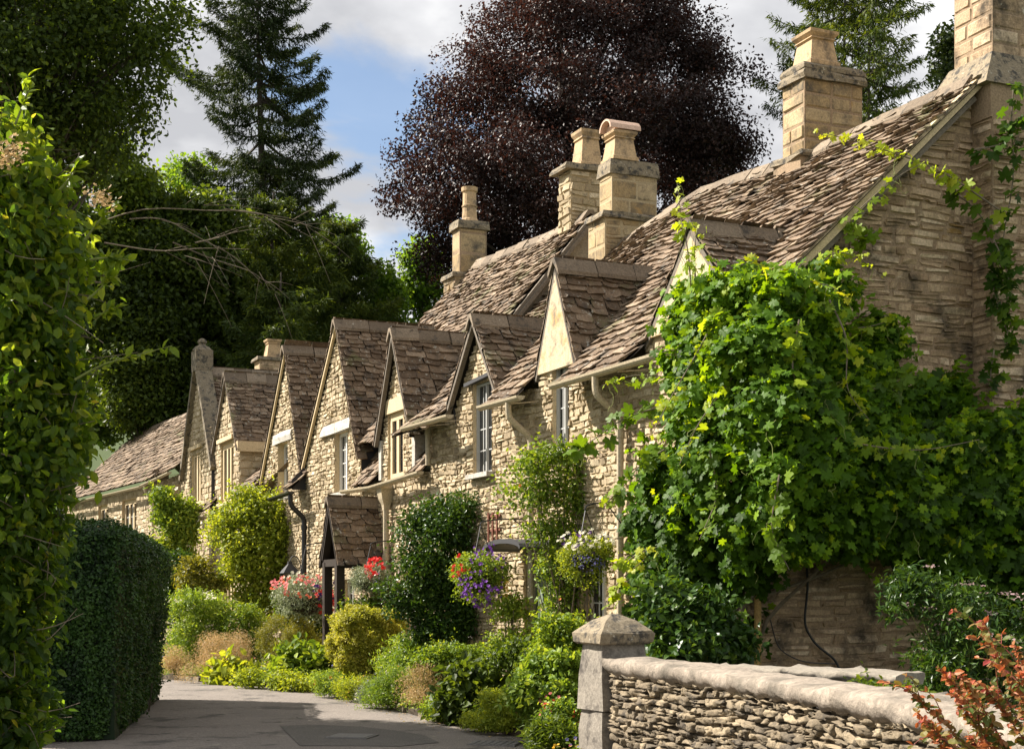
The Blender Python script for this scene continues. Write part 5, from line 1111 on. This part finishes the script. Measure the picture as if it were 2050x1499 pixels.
for pts, Y, tn in SH:
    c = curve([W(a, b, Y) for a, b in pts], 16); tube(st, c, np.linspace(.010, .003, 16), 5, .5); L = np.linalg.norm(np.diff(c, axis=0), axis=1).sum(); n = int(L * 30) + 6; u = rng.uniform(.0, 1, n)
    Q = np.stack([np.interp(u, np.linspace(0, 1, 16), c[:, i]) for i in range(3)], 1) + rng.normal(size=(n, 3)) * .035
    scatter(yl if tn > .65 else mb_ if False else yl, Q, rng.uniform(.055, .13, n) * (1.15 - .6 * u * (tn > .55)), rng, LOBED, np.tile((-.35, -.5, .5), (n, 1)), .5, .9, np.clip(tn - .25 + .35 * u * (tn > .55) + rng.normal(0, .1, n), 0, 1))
    for _ in range(3):
        p = c[rng.integers(6, 16)]; q = [p]
        for k_ in range(7): q.append(q[-1] + np.array((rng.normal(0, .03), rng.normal(0, .02), -.02 + rng.normal(0, .035))))
        tube(td, curve(q, 14), .0025, 4, .8, cap=False)
for _ in range(70):
    p = C[rng.integers(len(C))] + np.array((0, -.15, 0)); q = [p]; 
    for k_ in range(7): q.append(q[-1] + np.array((rng.normal(0, .035), rng.normal(-.01, .02), -.04 + rng.normal(0, .03))))
    tube(td, curve(q, 14), .0022, 4, .8, cap=False)
st.build('stems', M['twig'], tv)
LM['shoot'] = leafmat('vine_shoot_leaf', [(.020, .050, .006), (.07, .13, .010), (.15, .22, .018), (.24, .28, .03)], .55, (1.5, 1.3, .4), rough=.5)
yl.build('shoot_leaves', LM['shoot'], tv, True); tag(td.build('tendrils', M['stem'], tv), kind='stuff')

# ================================================================== GARDEN PLANTS
plant('climbing_rose', 'tall lime green climbing rose on the wall of the twin gabled cottage', 'rose', [(985, 470, 530), (1020, 425, 585), (1080, 410, 600), (1130, 430, 600), (1180, 470, 560), (1230, 490, 545)], 31, 'lime', 420, 38, .18, .085, seed=1, dr=.5, ragged=.36, flowers=[('cream_petal', 16, .09, 1)], k=30)
plant('climbing_rose', 'white flowered climber on the wall of the farthest cottage', 'rose', [(985, 315, 345), (1020, 310, 400), (1070, 305, 405), (1130, 310, 375), (1190, 315, 365)], 37.5, 'rose', 260, 42, .17, .10, seed=2, dr=.4, flowers=[('white_petal', 26, .13, 1)], k=20)
plant('flowering_herb', 'tall white topped herb clump at the far bend of the lane', 'herb', [(1185, 340, 440), (1220, 325, 470), (1270, 325, 475), (1320, 330, 460)], 28.6, 'herb', 260, 40, .12, .085, T=LANCE, seed=3, droop=.1, flowers=[('white_petal', 34, .045, 'head')], up=.3)
plant('garden_shrub', 'dark purple-brown shrub under the small far lantern', 'shrub', [(1125, 375, 420), (1150, 360, 450), (1190, 360, 440)], 31, 'olive', 130, 40, .13, .07, seed=4)
plant('flower_mound', 'dusty pink feathery mound at the far edge of the lane', 'flowers', [(1262, 420, 480), (1290, 390, 520), (1330, 370, 525), (1352, 350, 510)], 26.6, 'pinkish', 300, 50, .10, .04, T=NEED, seed=5, up=.9)
plant('flower_mound', 'small dusty pink clump against the hedge at the bend', 'flowers', [(1300, 325, 365), (1325, 320, 385), (1345, 322, 380)], 27.6, 'pinkish', 90, 50, .09, .04, T=NEED, seed=55, up=.9)
plant('round_shrub', 'round olive green shrub left of the porch post', 'shrub', [(1236, 550, 610), (1255, 522, 632), (1285, 515, 640), (1315, 530, 630)], 26.2, 'olive', 300, 60, .07, .045, T=NEED, seed=6, hollow=.7, up=.5, droop=-.2)
plant('leafy_plant', 'broad light green leafy plant at the foot of the porch post', 'plant', [(1285, 600, 680), (1310, 560, 660), (1340, 545, 655), (1356, 560, 650)], 24.9, 'rose', 90, 22, .12, .13, seed=7)
plant('round_shrub', 'clipped golden yellow shrub in front of the porch', 'shrub', [(1218, 685, 785), (1232, 668, 803), (1280, 665, 806), (1320, 670, 800), (1345, 690, 790)], 22.8, 'gold', 520, 70, .06, .045, T=OVAL, seed=8, hollow=.75, up=.5, droop=-.3)
plant('rose_bush', 'large dark green rose on the wall between the porch and the purple basket', 'rose', [(1000, 830, 980), (1040, 795, 1035), (1100, 790, 1030), (1160, 770, 1000), (1220, 800, 1000), (1280, 825, 985), (1330, 840, 980)], 21.3, 'darkrose', 640, 44, .13, .062, seed=9, dr=.55, hollow=.2, ragged=.34, flowers=[('mauve_petal', 14, .05, 1)], k=40)
plant('climbing_rose', 'light twiggy climbing rose with orange buds on the nearest cottage wall', 'rose', [(885, 1070, 1130), (930, 1015, 1225), (1000, 1020, 1250), (1060, 1030, 1250), (1110, 1070, 1240), (1200, 1090, 1190), (1290, 1095, 1160)], 18.0, 'rose', 430, 26, .12, .055, seed=10, dr=.3, hollow=0., ragged=.38, stem='twig', k=80, flowers=[('orange_petal', 16, .05, 1), ('cream_petal', 18, .05, 1)], sr=.01)
plant('leafy_plant', 'dark big leaved plant at the lane edge beside the lady mantle', 'plant', [(1330, 910, 980), (1365, 875, 1000), (1410, 862, 990), (1450, 865, 930)], 18.0, 'dark', 130, 16, .09, .14, seed=11, up=.5)
plant('flower_mound', 'bright yellow-green frothy mound at the lane edge', 'plant', [(1385, 960, 1060), (1410, 930, 1090), (1440, 925, 1090), (1468, 940, 1070)], 16.9, 'lime', 260, 60, .06, .035, T=OVAL, seed=12, hollow=.5)
plant('garden_shrub', 'green shrub with bigger leaves next to the gate pillar', 'shrub', [(1315, 1060, 1150), (1345, 1020, 1162), (1390, 1010, 1165), (1430, 1040, 1165)], 15.8, 'herb', 210, 30, .08, .075, seed=13, flowers=[('pink_petal', 3, .05, 4)])
plant('flower_mound', 'red geranium clump at the foot of the gate pillar', 'flowers', [(1405, 1095, 1150), (1430, 1080, 1160), (1455, 1085, 1160)], 14.6, 'herb', 70, 26, .06, .05, seed=14, flowers=[('pink_petal', 6, .035, 6), ('red_petal', 5, .035, 5)])
plant('leafy_plant', 'low ferny plant at the bottom by the gate pillar', 'plant', [(1445, 1090, 1150), (1470, 1065, 1165), (1499, 1060, 1165)], 13.6, 'mid', 80, 24, .08, .08, T=LANCE, seed=15, droop=0)
plant('flower_mound', 'white daisy mound at the lane edge below the dark rose', 'flowers', [(1340, 770, 840), (1375, 715, 870), (1405, 712, 885), (1425, 730, 880)], 20.3, 'herb', 260, 40, .08, .045, T=LANCE, seed=16, droop=-.2, flowers=[('white_petal', 60, .04, 1), ('yellow_petal', 14, .03, 1)])
plant('flower_mound', 'pale buff seed head mound in the middle of the border', 'flowers', [(1335, 830, 890), (1370, 800, 905), (1400, 790, 900)], 19.4, 'pinkish', 150, 44, .08, .035, T=NEED, seed=17, up=.9)
plant('flower_mound', 'silver blue lavender clump at the lane edge', 'flowers', [(1355, 735, 760), (1385, 712, 775), (1412, 715, 770)], 20.6, 'grey', 110, 40, .06, .04, T=NEED, seed=18, droop=-.8, flowers=[('blue_petal', 24, .025, 2)])
plant('leafy_plant', 'pale green perennials between the golden shrub and the dark rose', 'plant', [(1275, 800, 860), (1310, 770, 870), (1345, 740, 850)], 21.6, 'herb', 170, 34, .1, .06, T=LANCE, seed=19, droop=-.2, flowers=[('white_petal', 18, .04, 1)])
plant('leafy_plant', 'low yellow-green plants in front of the round olive shrub', 'plant', [(1335, 500, 640), (1355, 470, 700), (1380, 490, 690)], 24.6, 'lime', 230, 34, .09, .055, seed=20)
plant('leafy_plant', 'low green plants with orange flowers near the porch post', 'plant', [(1345, 640, 720), (1370, 620, 740), (1400, 650, 735)], 22.6, 'herb', 190, 36, .08, .05, T=LANCE, seed=21, droop=-.1, flowers=[('orange_petal', 8, .05, 2)])
plant('leafy_plant', 'big single yellow-lit leaves at the lane edge left of the olive shrub', 'plant', [(1325, 440, 500), (1350, 430, 520), (1370, 425, 510)], 26.0, 'lime', 30, 14, .12, .2, seed=22)
plant('rose_bush', 'thin rose stems under the purple basket', 'rose', [(1190, 1000, 1040), (1230, 985, 1060), (1280, 990, 1070), (1330, 980, 1080)], 18.9, 'rose', 110, 26, .09, .05, seed=23, stem='twig', k=40, flowers=[('yellow_petal', 6, .05, 2)])
plant('rose_bush', 'green bush below the twiggy climbing rose', 'rose', [(1270, 1050, 1130), (1310, 990, 1150), (1345, 960, 1160)], 17.6, 'mid', 160, 34, .09, .06, seed=24)
plant('garden_shrub', 'dark climber low on the far wall beside the hedge', 'shrub', [(1110, 345, 372), (1150, 335, 378), (1200, 335, 375), (1240, 340, 370)], 35, 'darkrose', 130, 40, .15, .09, seed=25, dr=.4)
plant('leafy_plant', 'green foliage behind the round olive shrub under the pink basket', 'plant', [(1195, 560, 660), (1230, 540, 665), (1270, 600, 670), (1310, 630, 665)], 28.0, 'mid', 160, 36, .12, .08, seed=26, dr=.4)
plant('garden_shrub', 'mid green shrub against the wall behind the golden shrub', 'shrub', [(1190, 700, 770), (1230, 690, 800), (1290, 690, 800)], 24.2, 'mid', 150, 36, .11, .06, seed=31, dr=.5)
plant('leafy_plant', 'upright green stems between the far herb clump and the olive shrub', 'plant', [(1215, 455, 510), (1260, 450, 540), (1320, 460, 540)], 28.2, 'rose', 150, 36, .12, .08, T=LANCE, seed=32, dr=.6, droop=-.1)
plant('leafy_plant', 'tangled greenery under the dark rose at the wall foot', 'plant', [(1290, 840, 960), (1330, 820, 1000), (1375, 850, 1000)], 19.6, 'rose', 240, 34, .09, .05, seed=33, dr=.6)
plant('garden_shrub', 'yellowish bush in shade between the gate pillar and the twiggy rose', 'shrub', [(1230, 1090, 1170), (1280, 1075, 1190), (1330, 1060, 1180)], 16.6, 'rose', 150, 30, .09, .055, seed=34)
plant('flower_mound', 'straggling yellow flowered clump left of the silver lavender', 'flowers', [(1350, 690, 740), (1375, 670, 760), (1398, 690, 750)], 21.9, 'lime', 120, 34, .08, .045, T=LANCE, seed=35, flowers=[('yellow_petal', 14, .03, 1)])
plant('leafy_plant', 'low tuft of greenery spilling on the lane beside the dark big leaved plant', 'plant', [(1405, 860, 930), (1432, 840, 950), (1450, 850, 930)], 18.4, 'herb', 120, 34, .07, .045, seed=36)
# right-hand garden behind the low wall
plant('hemp_agrimony', 'tall dark plant with dusty pink flower heads at the right under the vine', 'plant', [(1140, 1820, 1930), (1190, 1795, 1985), (1250, 1790, 2040), (1320, 1800, 2090), (1400, 1810, 2090)], 12.4, 'darkrose', 330, 26, .09, .075, T=LANCE, seed=27, droop=.3, flowers=[('mauve_petal', 44, .022, 'head')], k=60)
plant('garden_shrub', 'dark shrub between the gate pillar and the cottage corner', 'shrub', [(1180, 1300, 1380), (1240, 1290, 1480), (1300, 1300, 1510), (1330, 1330, 1510)], 13.2, 'darkrose', 260, 26, .10, .09, seed=28)  # the vine's shade is put into this shrub by its dark leaf colour
plant('leafy_plant', 'low weeds between the two garden walls at the right', 'plant', [(1378, 1700, 1800), (1400, 1680, 1900), (1430, 1720, 1990)], 8.6, 'mid', 110, 24, .05, .04, seed=29, zb=.6)
rng = np.random.default_rng(30)
t = thing('copper_leaved_shrub', 'orange and red leaved shrub in the bottom right corner in front of the pale coping', 'shrub', (1.78, 4.4, .3))
st = MB(); lf = MB(); CN = []
for tip in ((1815, 1375), (1850, 1450), (1880, 1335), (1962, 1240), (1985, 1300), (2040, 1345), (1835, 1425), (1905, 1385), (1870, 1475), (1925, 1350), (2080, 1300), (1950, 1420), (2000, 1380), (2060, 1420), (1900, 1495), (1990, 1470), (2110, 1380), (2030, 1290), (2090, 1460), (1940, 1470), (1970, 1370)):
    e = W(tip[0], tip[1], rng.uniform(4.1, 4.75)); o = np.array((1.85, 4.45, .35)) + rng.normal(size=3) * .05
    CN.append(curve([o, o * .45 + e * .55 + UP * .12, e * .85 + o * .15 + UP * .05, e], 16))
for c in list(CN):
    for _ in range(3):
        k_ = rng.integers(6, 14); d = nz(c[k_] - c[k_ - 1] + rng.normal(size=3) * .012); l = rng.uniform(.08, .2); CN.append(curve([c[k_], c[k_] + d * l * .6 + UP * .01, c[k_] + d * l - UP * .02], 8))
for c in CN:
    n = len(c); tube(st, c, np.linspace(.0035 if n > 10 else .0018, .001, n), 5, rng.random(), cap=False); L = np.linalg.norm(np.diff(c, axis=0), axis=1).sum(); k_ = int(L / .022)
    u = np.repeat(np.linspace(.30 if n > 10 else .1, 1, k_), 2); Q = np.stack([np.interp(u, np.linspace(0, 1, n), c[:, i]) for i in range(3)], 1)
    dr = nz(c[-1] - c[n // 2]); sd = nz(np.cross(dr, UP)); sg = np.tile((1, -1), k_)[:, None]
    scatter(lf, Q, rng.uniform(.020, .042, len(Q)) * (1.1 - .45 * u ** 3), rng, OVAL, np.tile((-.2, -.35, .8), (len(Q), 1)), .55, .5, np.clip(.12 + .62 * u ** 2 + rng.normal(0, .2, len(Q)), 0, 1), tdir=sd * sg * 1.3 + dr * .8)
st.build('stems', M['redstem'], t); lf.build('foliage', LM['redleaf'], t)

# hanging baskets
def basket(label, px, py, Y, rw, mat, fls, seed, hookd=.4, rows=None, size=.045, T=OVAL, trail=.2):
    rng = np.random.default_rng(seed); c = W(px, py, Y); t = thing('hanging_basket', label, 'hanging basket', c, 'hanging flower baskets along the row')
    mb = MB(); th = np.linspace(0, 2 * math.pi, 17)[:-1]; loft(mb, [np.array([c + np.array((math.cos(a) * r, math.sin(a) * r, z)) for a in th]) for r, z in ((rw * .12, -rw * .62), (rw * .42, -rw * .5), (rw * .6, -rw * .25), (rw * .66, 0))]); mb.build('container', M['darkwood'], t)
    n = 260; d = nz(rng.normal(size=(n, 3))); C = c + d * np.array((rw, rw * .9, rw * .62)) * (1 - np.abs(rng.normal(0, .2, (n, 1)))) + UP * rw * .1
    mb = MB(); C[:, 2] -= np.where(rng.random(n) < .25, rng.uniform(0, rw * .7, n), 0); leaves(mb, rng, C, d, 18, rw * .13, size, T, .8, .5, .6, .9, .6); sprigs(mb, rng, C, d, 60, rw * .45, size, T, 9, -.1); mb.build('foliage', LM[mat], t)
    fm = MB()
    for nm, nf, fs, (ax, az, sx, sz), kk in fls:
        f = MB(); d = nz(rng.normal(size=(nf, 3))); d[:, 1] = -np.abs(d[:, 1]); P = c + np.array((ax * rw, -.1 * rw, az * rw)) + d * np.array((sx, 1.12, sz)) * rw * 1.08; P = np.repeat(P, kk, 0) + rng.normal(size=(nf * kk, 3)) * rw * .06
        scatter(f, P, fs * rng.uniform(.75, 1.2, len(P)), rng, FLOWER, np.tile((-.2, -.9, .4), (len(P), 1)), .4, 0); tag(f.build('flowers', LM[nm], t), kind='stuff')
    mb = MB(); top = c + UP * rw * 1.7
    for a in (0, 2.1, 4.2): tube(mb, [c + np.array((math.cos(a) * rw * .64, math.sin(a) * rw * .64, 0)), top], .006, 4)
    tube(mb, curve([top, top + UP * .06, top + A_.v * hookd * .5 + UP * .1, top + A_.v * hookd + UP * .08], 10), .010, 6); tube(mb, curve([top + A_.v * hookd * .5 + UP * .1, top + A_.v * hookd - UP * .2], 6), .008, 5); mb.build('hanger', M['black'], t)
basket('hanging basket of pink, coral and purple flowers over silvery leaves, left of the porch', 612, 1195, 26.0, .52, 'grey', [('pink_petal', 28, .06, (-.1, .45, .9, .3), 3), ('coral_petal', 22, .06, (0, .25, 1.0, .5), 2), ('violet_petal', 14, .07, (.75, .25, .3, .3), 3), ('white_petal', 10, .06, (-.1, .65, .6, .2), 2), ('red_petal', 14, .07, (.8, -.1, .25, .4), 3)], 61, 1.0)
basket('hanging basket with a bright red geranium over grey trailing leaves, right of the porch', 742, 1160, 24.2, .33, 'grey', [('red_petal', 16, .065, (.25, .6, .4, .45), 5), ('pink_petal', 6, .05, (.1, .3, .3, .2), 3), ('blue_petal', 12, .03, (.5, 0, .4, .3), 2)], 62, .9, T=NEED, size=.06)
basket('hanging basket overflowing with purple petunias in front of the dark rose', 962, 1150, 19.2, .38, 'rose', [('purple_petal', 44, .045, (.05, -.35, .75, .65), 3), ('purple_petal', 20, .045, (.2, .5, .6, .4), 2), ('red_petal', 10, .05, (-.7, .2, .2, .4), 2), ('yellow_petal', 4, .05, (.9, -.5, .1, .2), 3)], 63, .9, size=.04)
basket('hanging basket of white and violet pansies over blue lobelia near the drainpipe', 1172, 1112, 16.4, .30, 'lime', [('white_petal', 36, .045, (0, .5, .95, .35), 2), ('violet_petal', 12, .05, (-.1, .4, .8, .4), 1), ('blue_petal', 60, .018, (.05, -.25, .6, .3), 3), ('purple_petal', 3, .05, (-.3, .9, .2, .1), 1)], 64, .5, size=.03)

# ground cover along the border: uncountable low leaves
rng = np.random.default_rng(71); mb = MB(); a = resamp(EDGE, 400); fb = np.array([A_.pt(s, .02, 0)[:2] for s in np.linspace(-11.5, 42, 400)])
sel = rng.integers(0, 400, 1500); w = rng.beta(1, 2.2, 1500); ok = (a[sel, 1] > 12.9) & (a[sel, 1] < 31); sel = sel[ok]; w = w[ok]
P = a[sel] + (fb[sel] - a[sel]) * w[:, None] + np.array((.03, 0)); C = np.concatenate([P, (.12 + .22 * rng.random((len(P), 1)) * (.3 + w[:, None]))], 1)
leaves(mb, rng, C, np.tile((-.3, -.3, .8), (len(C), 1)), 30, .085, .05, OVAL, .6, .8, .3, .8, .1, np.clip(.5 + .4 * wob(C, 1.5, 5), 0, 1))
mats_ = [LM[q] for q in ('herb', 'rose', 'lime', 'mid', 'pinkish', 'white_petal', 'yellow_petal', 'pink_petal', 'blue_petal')]
sel = rng.integers(0, 400, 2600); w = rng.beta(1.1, 1.6, 2600); ok = (a[sel, 1] > 12.9) & (a[sel, 1] < 30.5); sel = sel[ok]; w = w[ok]; B0 = np.concatenate([a[sel] + (fb[sel] - a[sel]) * w[:, None] * .9 + .04, np.full((len(sel), 1), .1)], 1)
hgt = (.14 + .55 * w) * rng.uniform(.4, 1.3, len(sel)); tops = B0 + np.stack([rng.normal(-.03, .09, len(sel)), rng.normal(-.02, .09, len(sel)), hgt], 1); mi = (np.floor(2.5 + 2.5 * wob(B0, .9, 8) + rng.normal(0, .8, len(sel))).astype(int)) % 5
for m_ in range(5):
    q = mi == m_; k = int(q.sum()); u = rng.uniform(.15, 1, (k, 13, 1)); Q = (B0[q][:, None] * (1 - u) + tops[q][:, None] * u + rng.normal(size=(k, 13, 3)) * .022).reshape(-1, 3)
    scatter(mb, Q, rng.uniform(.03, .075, len(Q)), rng, LANCE if m_ % 2 else OVAL, np.tile((-.2, -.2, .8), (len(Q), 1)), .9, -.3, np.clip(rng.normal(.5, .25, len(Q)), 0, 1), m_)
q = rng.random(len(sel)) < .16; mm = 5 + rng.integers(0, 4, len(sel))
for m_ in range(5, 9):
    z_ = tops[q & (mm == m_)]; z_ = np.repeat(z_, 3, 0) + rng.normal(size=(len(z_) * 3, 3)) * .03; scatter(mb, z_, rng.uniform(.02, .04, len(z_)), rng, FLOWER, np.tile((-.3, -.6, .6), (len(z_), 1)), .5, 0, None, m_)
tag(mb.build('ground_cover', mats_), 'tangle of low mixed herbs and small flowers filling the border along the lane edge', 'ground cover', kind='stuff')
mb = MB(); Cg = np.stack([rng.uniform(1.2, 6, 500), rng.uniform(8, 14, 500), np.full(500, .15)], 1); Cg = Cg[(Cg[:, 0] > 1.5 + (10 - Cg[:, 1]) * .15)]; leaves(mb, rng, Cg, np.tile((0, -.3, .8), (len(Cg), 1)), 24, .12, .07, OVAL, .8, .8, .3, .8, .1); tag(mb.build('undergrowth', LM['dark']), 'dark undergrowth behind the garden walls', 'undergrowth', kind='stuff')
mb = MB()
for i in range(26):
    u = rng.uniform(.20, .75); q = resamp(EDGE, 200); j = int(u * 199); d = nz(q[min(j + 1, 199)] - q[j]); l = rng.uniform(.15, .35); p = q[j] + np.array((.03, .02)); n_ = np.array((d[1], -d[0]))
    hexa(mb, [(*(p + d * l * x + n_ * .07 * y + rng.normal(size=2) * .01), z + rng.normal(0, .005)) for z in (.0, .085) for x, y in ((-1, -1), (1, -1), (1, 1), (-1, 1))], rng.random())
tag(mb.build('kerb', M['capstone']), kind='structure')
mb = MB(); q = resamp(EDGE, 300); j = rng.integers(60, 290, 520); P = np.stack([q[j, 0] - np.abs(rng.normal(0, .25, 520)) - .02, q[j, 1] - np.abs(rng.normal(0, .12, 520)), np.zeros(520)], 1); P[:, 2] = np.array([roadz(*p[:2]) for p in P]) + .008
scatter(mb, P, rng.uniform(.015, .05, 520), rng, OVAL, np.tile((0, 0, 1.), (520, 1)), .25, 0); tag(mb.build('leaf_litter', LM['pinkish']), 'dry leaf litter along the edge of the lane', 'leaf litter', kind='stuff')

# ================================================================== SKY AND SUN
SUN = np.array((-.70, .25, .67)); SUN = SUN / np.linalg.norm(SUN)
el = math.asin(SUN[2]); az = math.atan2(SUN[0], SUN[1])
w = bpy.data.worlds.new('World'); scene.world = w; w.use_nodes = True; nt = w.node_tree; nt.nodes.clear()
def N(t, **k):
    n = nt.nodes.new(t)
    for a_, b_ in k.items(): setattr(n, a_, b_)
    return n
L = nt.links.new
out = N('ShaderNodeOutputWorld'); bg = N('ShaderNodeBackground'); L(bg.outputs[0], out.inputs[0]); bg.inputs[1].default_value = .056
sky = N('ShaderNodeTexSky', sky_type='NISHITA', sun_disc=False); sky.sun_elevation = el; sky.sun_rotation = az; sky.air_density = 1.0; sky.dust_density = .6; sky.ozone_density = 1.5
tc = N('ShaderNodeTexCoord'); sx = N('ShaderNodeSeparateXYZ'); L(tc.outputs['Generated'], sx.inputs[0])
za = N('ShaderNodeMath', operation='ADD'); za.inputs[1].default_value = .32; L(sx.outputs[2], za.inputs[0])
dv = N('ShaderNodeVectorMath', operation='SCALE'); iv = N('ShaderNodeMath', operation='DIVIDE'); iv.inputs[0].default_value = 1; L(za.outputs[0], iv.inputs[1]); L(tc.outputs['Generated'], dv.inputs[0]); L(iv.outputs[0], dv.inputs['Scale'])
mp = N('ShaderNodeMapping'); mp.inputs['Location'].default_value = CLOUD_LOC = (1.35, .2, 0.); L(dv.outputs[0], mp.inputs[0])
n1 = N('ShaderNodeTexNoise'); n1.inputs['Scale'].default_value = 2.6; n1.inputs['Detail'].default_value = 9; n1.inputs['Roughness'].default_value = .56; n1.inputs['Distortion'].default_value = .25; L(mp.outputs[0], n1.inputs['Vector'])
dirv = nz(W(800, 150, 10) - np.array((0, 0, EYE)))
dt = N('ShaderNodeVectorMath', operation='DOT_PRODUCT'); nrm = N('ShaderNodeVectorMath', operation='NORMALIZE'); L(tc.outputs['Generated'], nrm.inputs[0]); L(nrm.outputs[0], dt.inputs[0]); dt.inputs[1].default_value = tuple(dirv)
gap = N('ShaderNodeMapRange'); gap.inputs[1].default_value = .992; gap.inputs[2].default_value = 1.0; gap.inputs[3].default_value = 0.19; gap.inputs[4].default_value = -.035; L(dt.outputs['Value'], gap.inputs[0])
sm = N('ShaderNodeMath', operation='ADD'); L(n1.outputs['Fac'], sm.inputs[0]); L(gap.outputs[0], sm.inputs[1])
cov = N('ShaderNodeMapRange', interpolation_type='SMOOTHSTEP'); cov.inputs[1].default_value = .47; cov.inputs[2].default_value = .60; cov.inputs[3].default_value = .12; L(sm.outputs[0], cov.inputs[0])
n2 = N('ShaderNodeTexNoise'); n2.inputs['Scale'].default_value = 3.4; n2.inputs['Detail'].default_value = 6; mp2 = N('ShaderNodeMapping'); mp2.inputs['Location'].default_value = (4.2, 1.1, .3); L(dv.outputs[0], mp2.inputs[0]); L(mp2.outputs[0], n2.inputs['Vector'])
cr_ = ramp(N, [(4.0, 4.05, 4.25), (5.6, 5.62, 5.75), (8.4, 8.35, 8.25)], (.40, .5, .60)); L(n2.outputs['Fac'], cr_.inputs[0])
mx = N('ShaderNodeMix', data_type='RGBA'); L(cov.outputs[0], mx.inputs[0]); L(sky.outputs[0], mx.inputs[6]); L(cr_.outputs[0], mx.inputs[7]); L(mx.outputs[2], bg.inputs[0])
sl = bpy.data.lights.new('sun', 'SUN'); sl.energy = 4.9; sl.angle = R(.5); sl.color = (1, .92, .82); so = bpy.data.objects.new('sun', sl); COL.objects.link(so); so.rotation_euler = Vector(SUN).to_track_quat('Z', 'Y').to_euler(); so.location = (-30, 20, 40)
vs = scene.view_settings; vs.view_transform = 'Standard'; vs.look = 'None'; vs.exposure = 1.48; vs.gamma = 1; vs.use_curve_mapping = False
scene.cycles.max_bounces = 6; scene.cycles.transparent_max_bounces = 4; scene.cycles.use_denoising = True
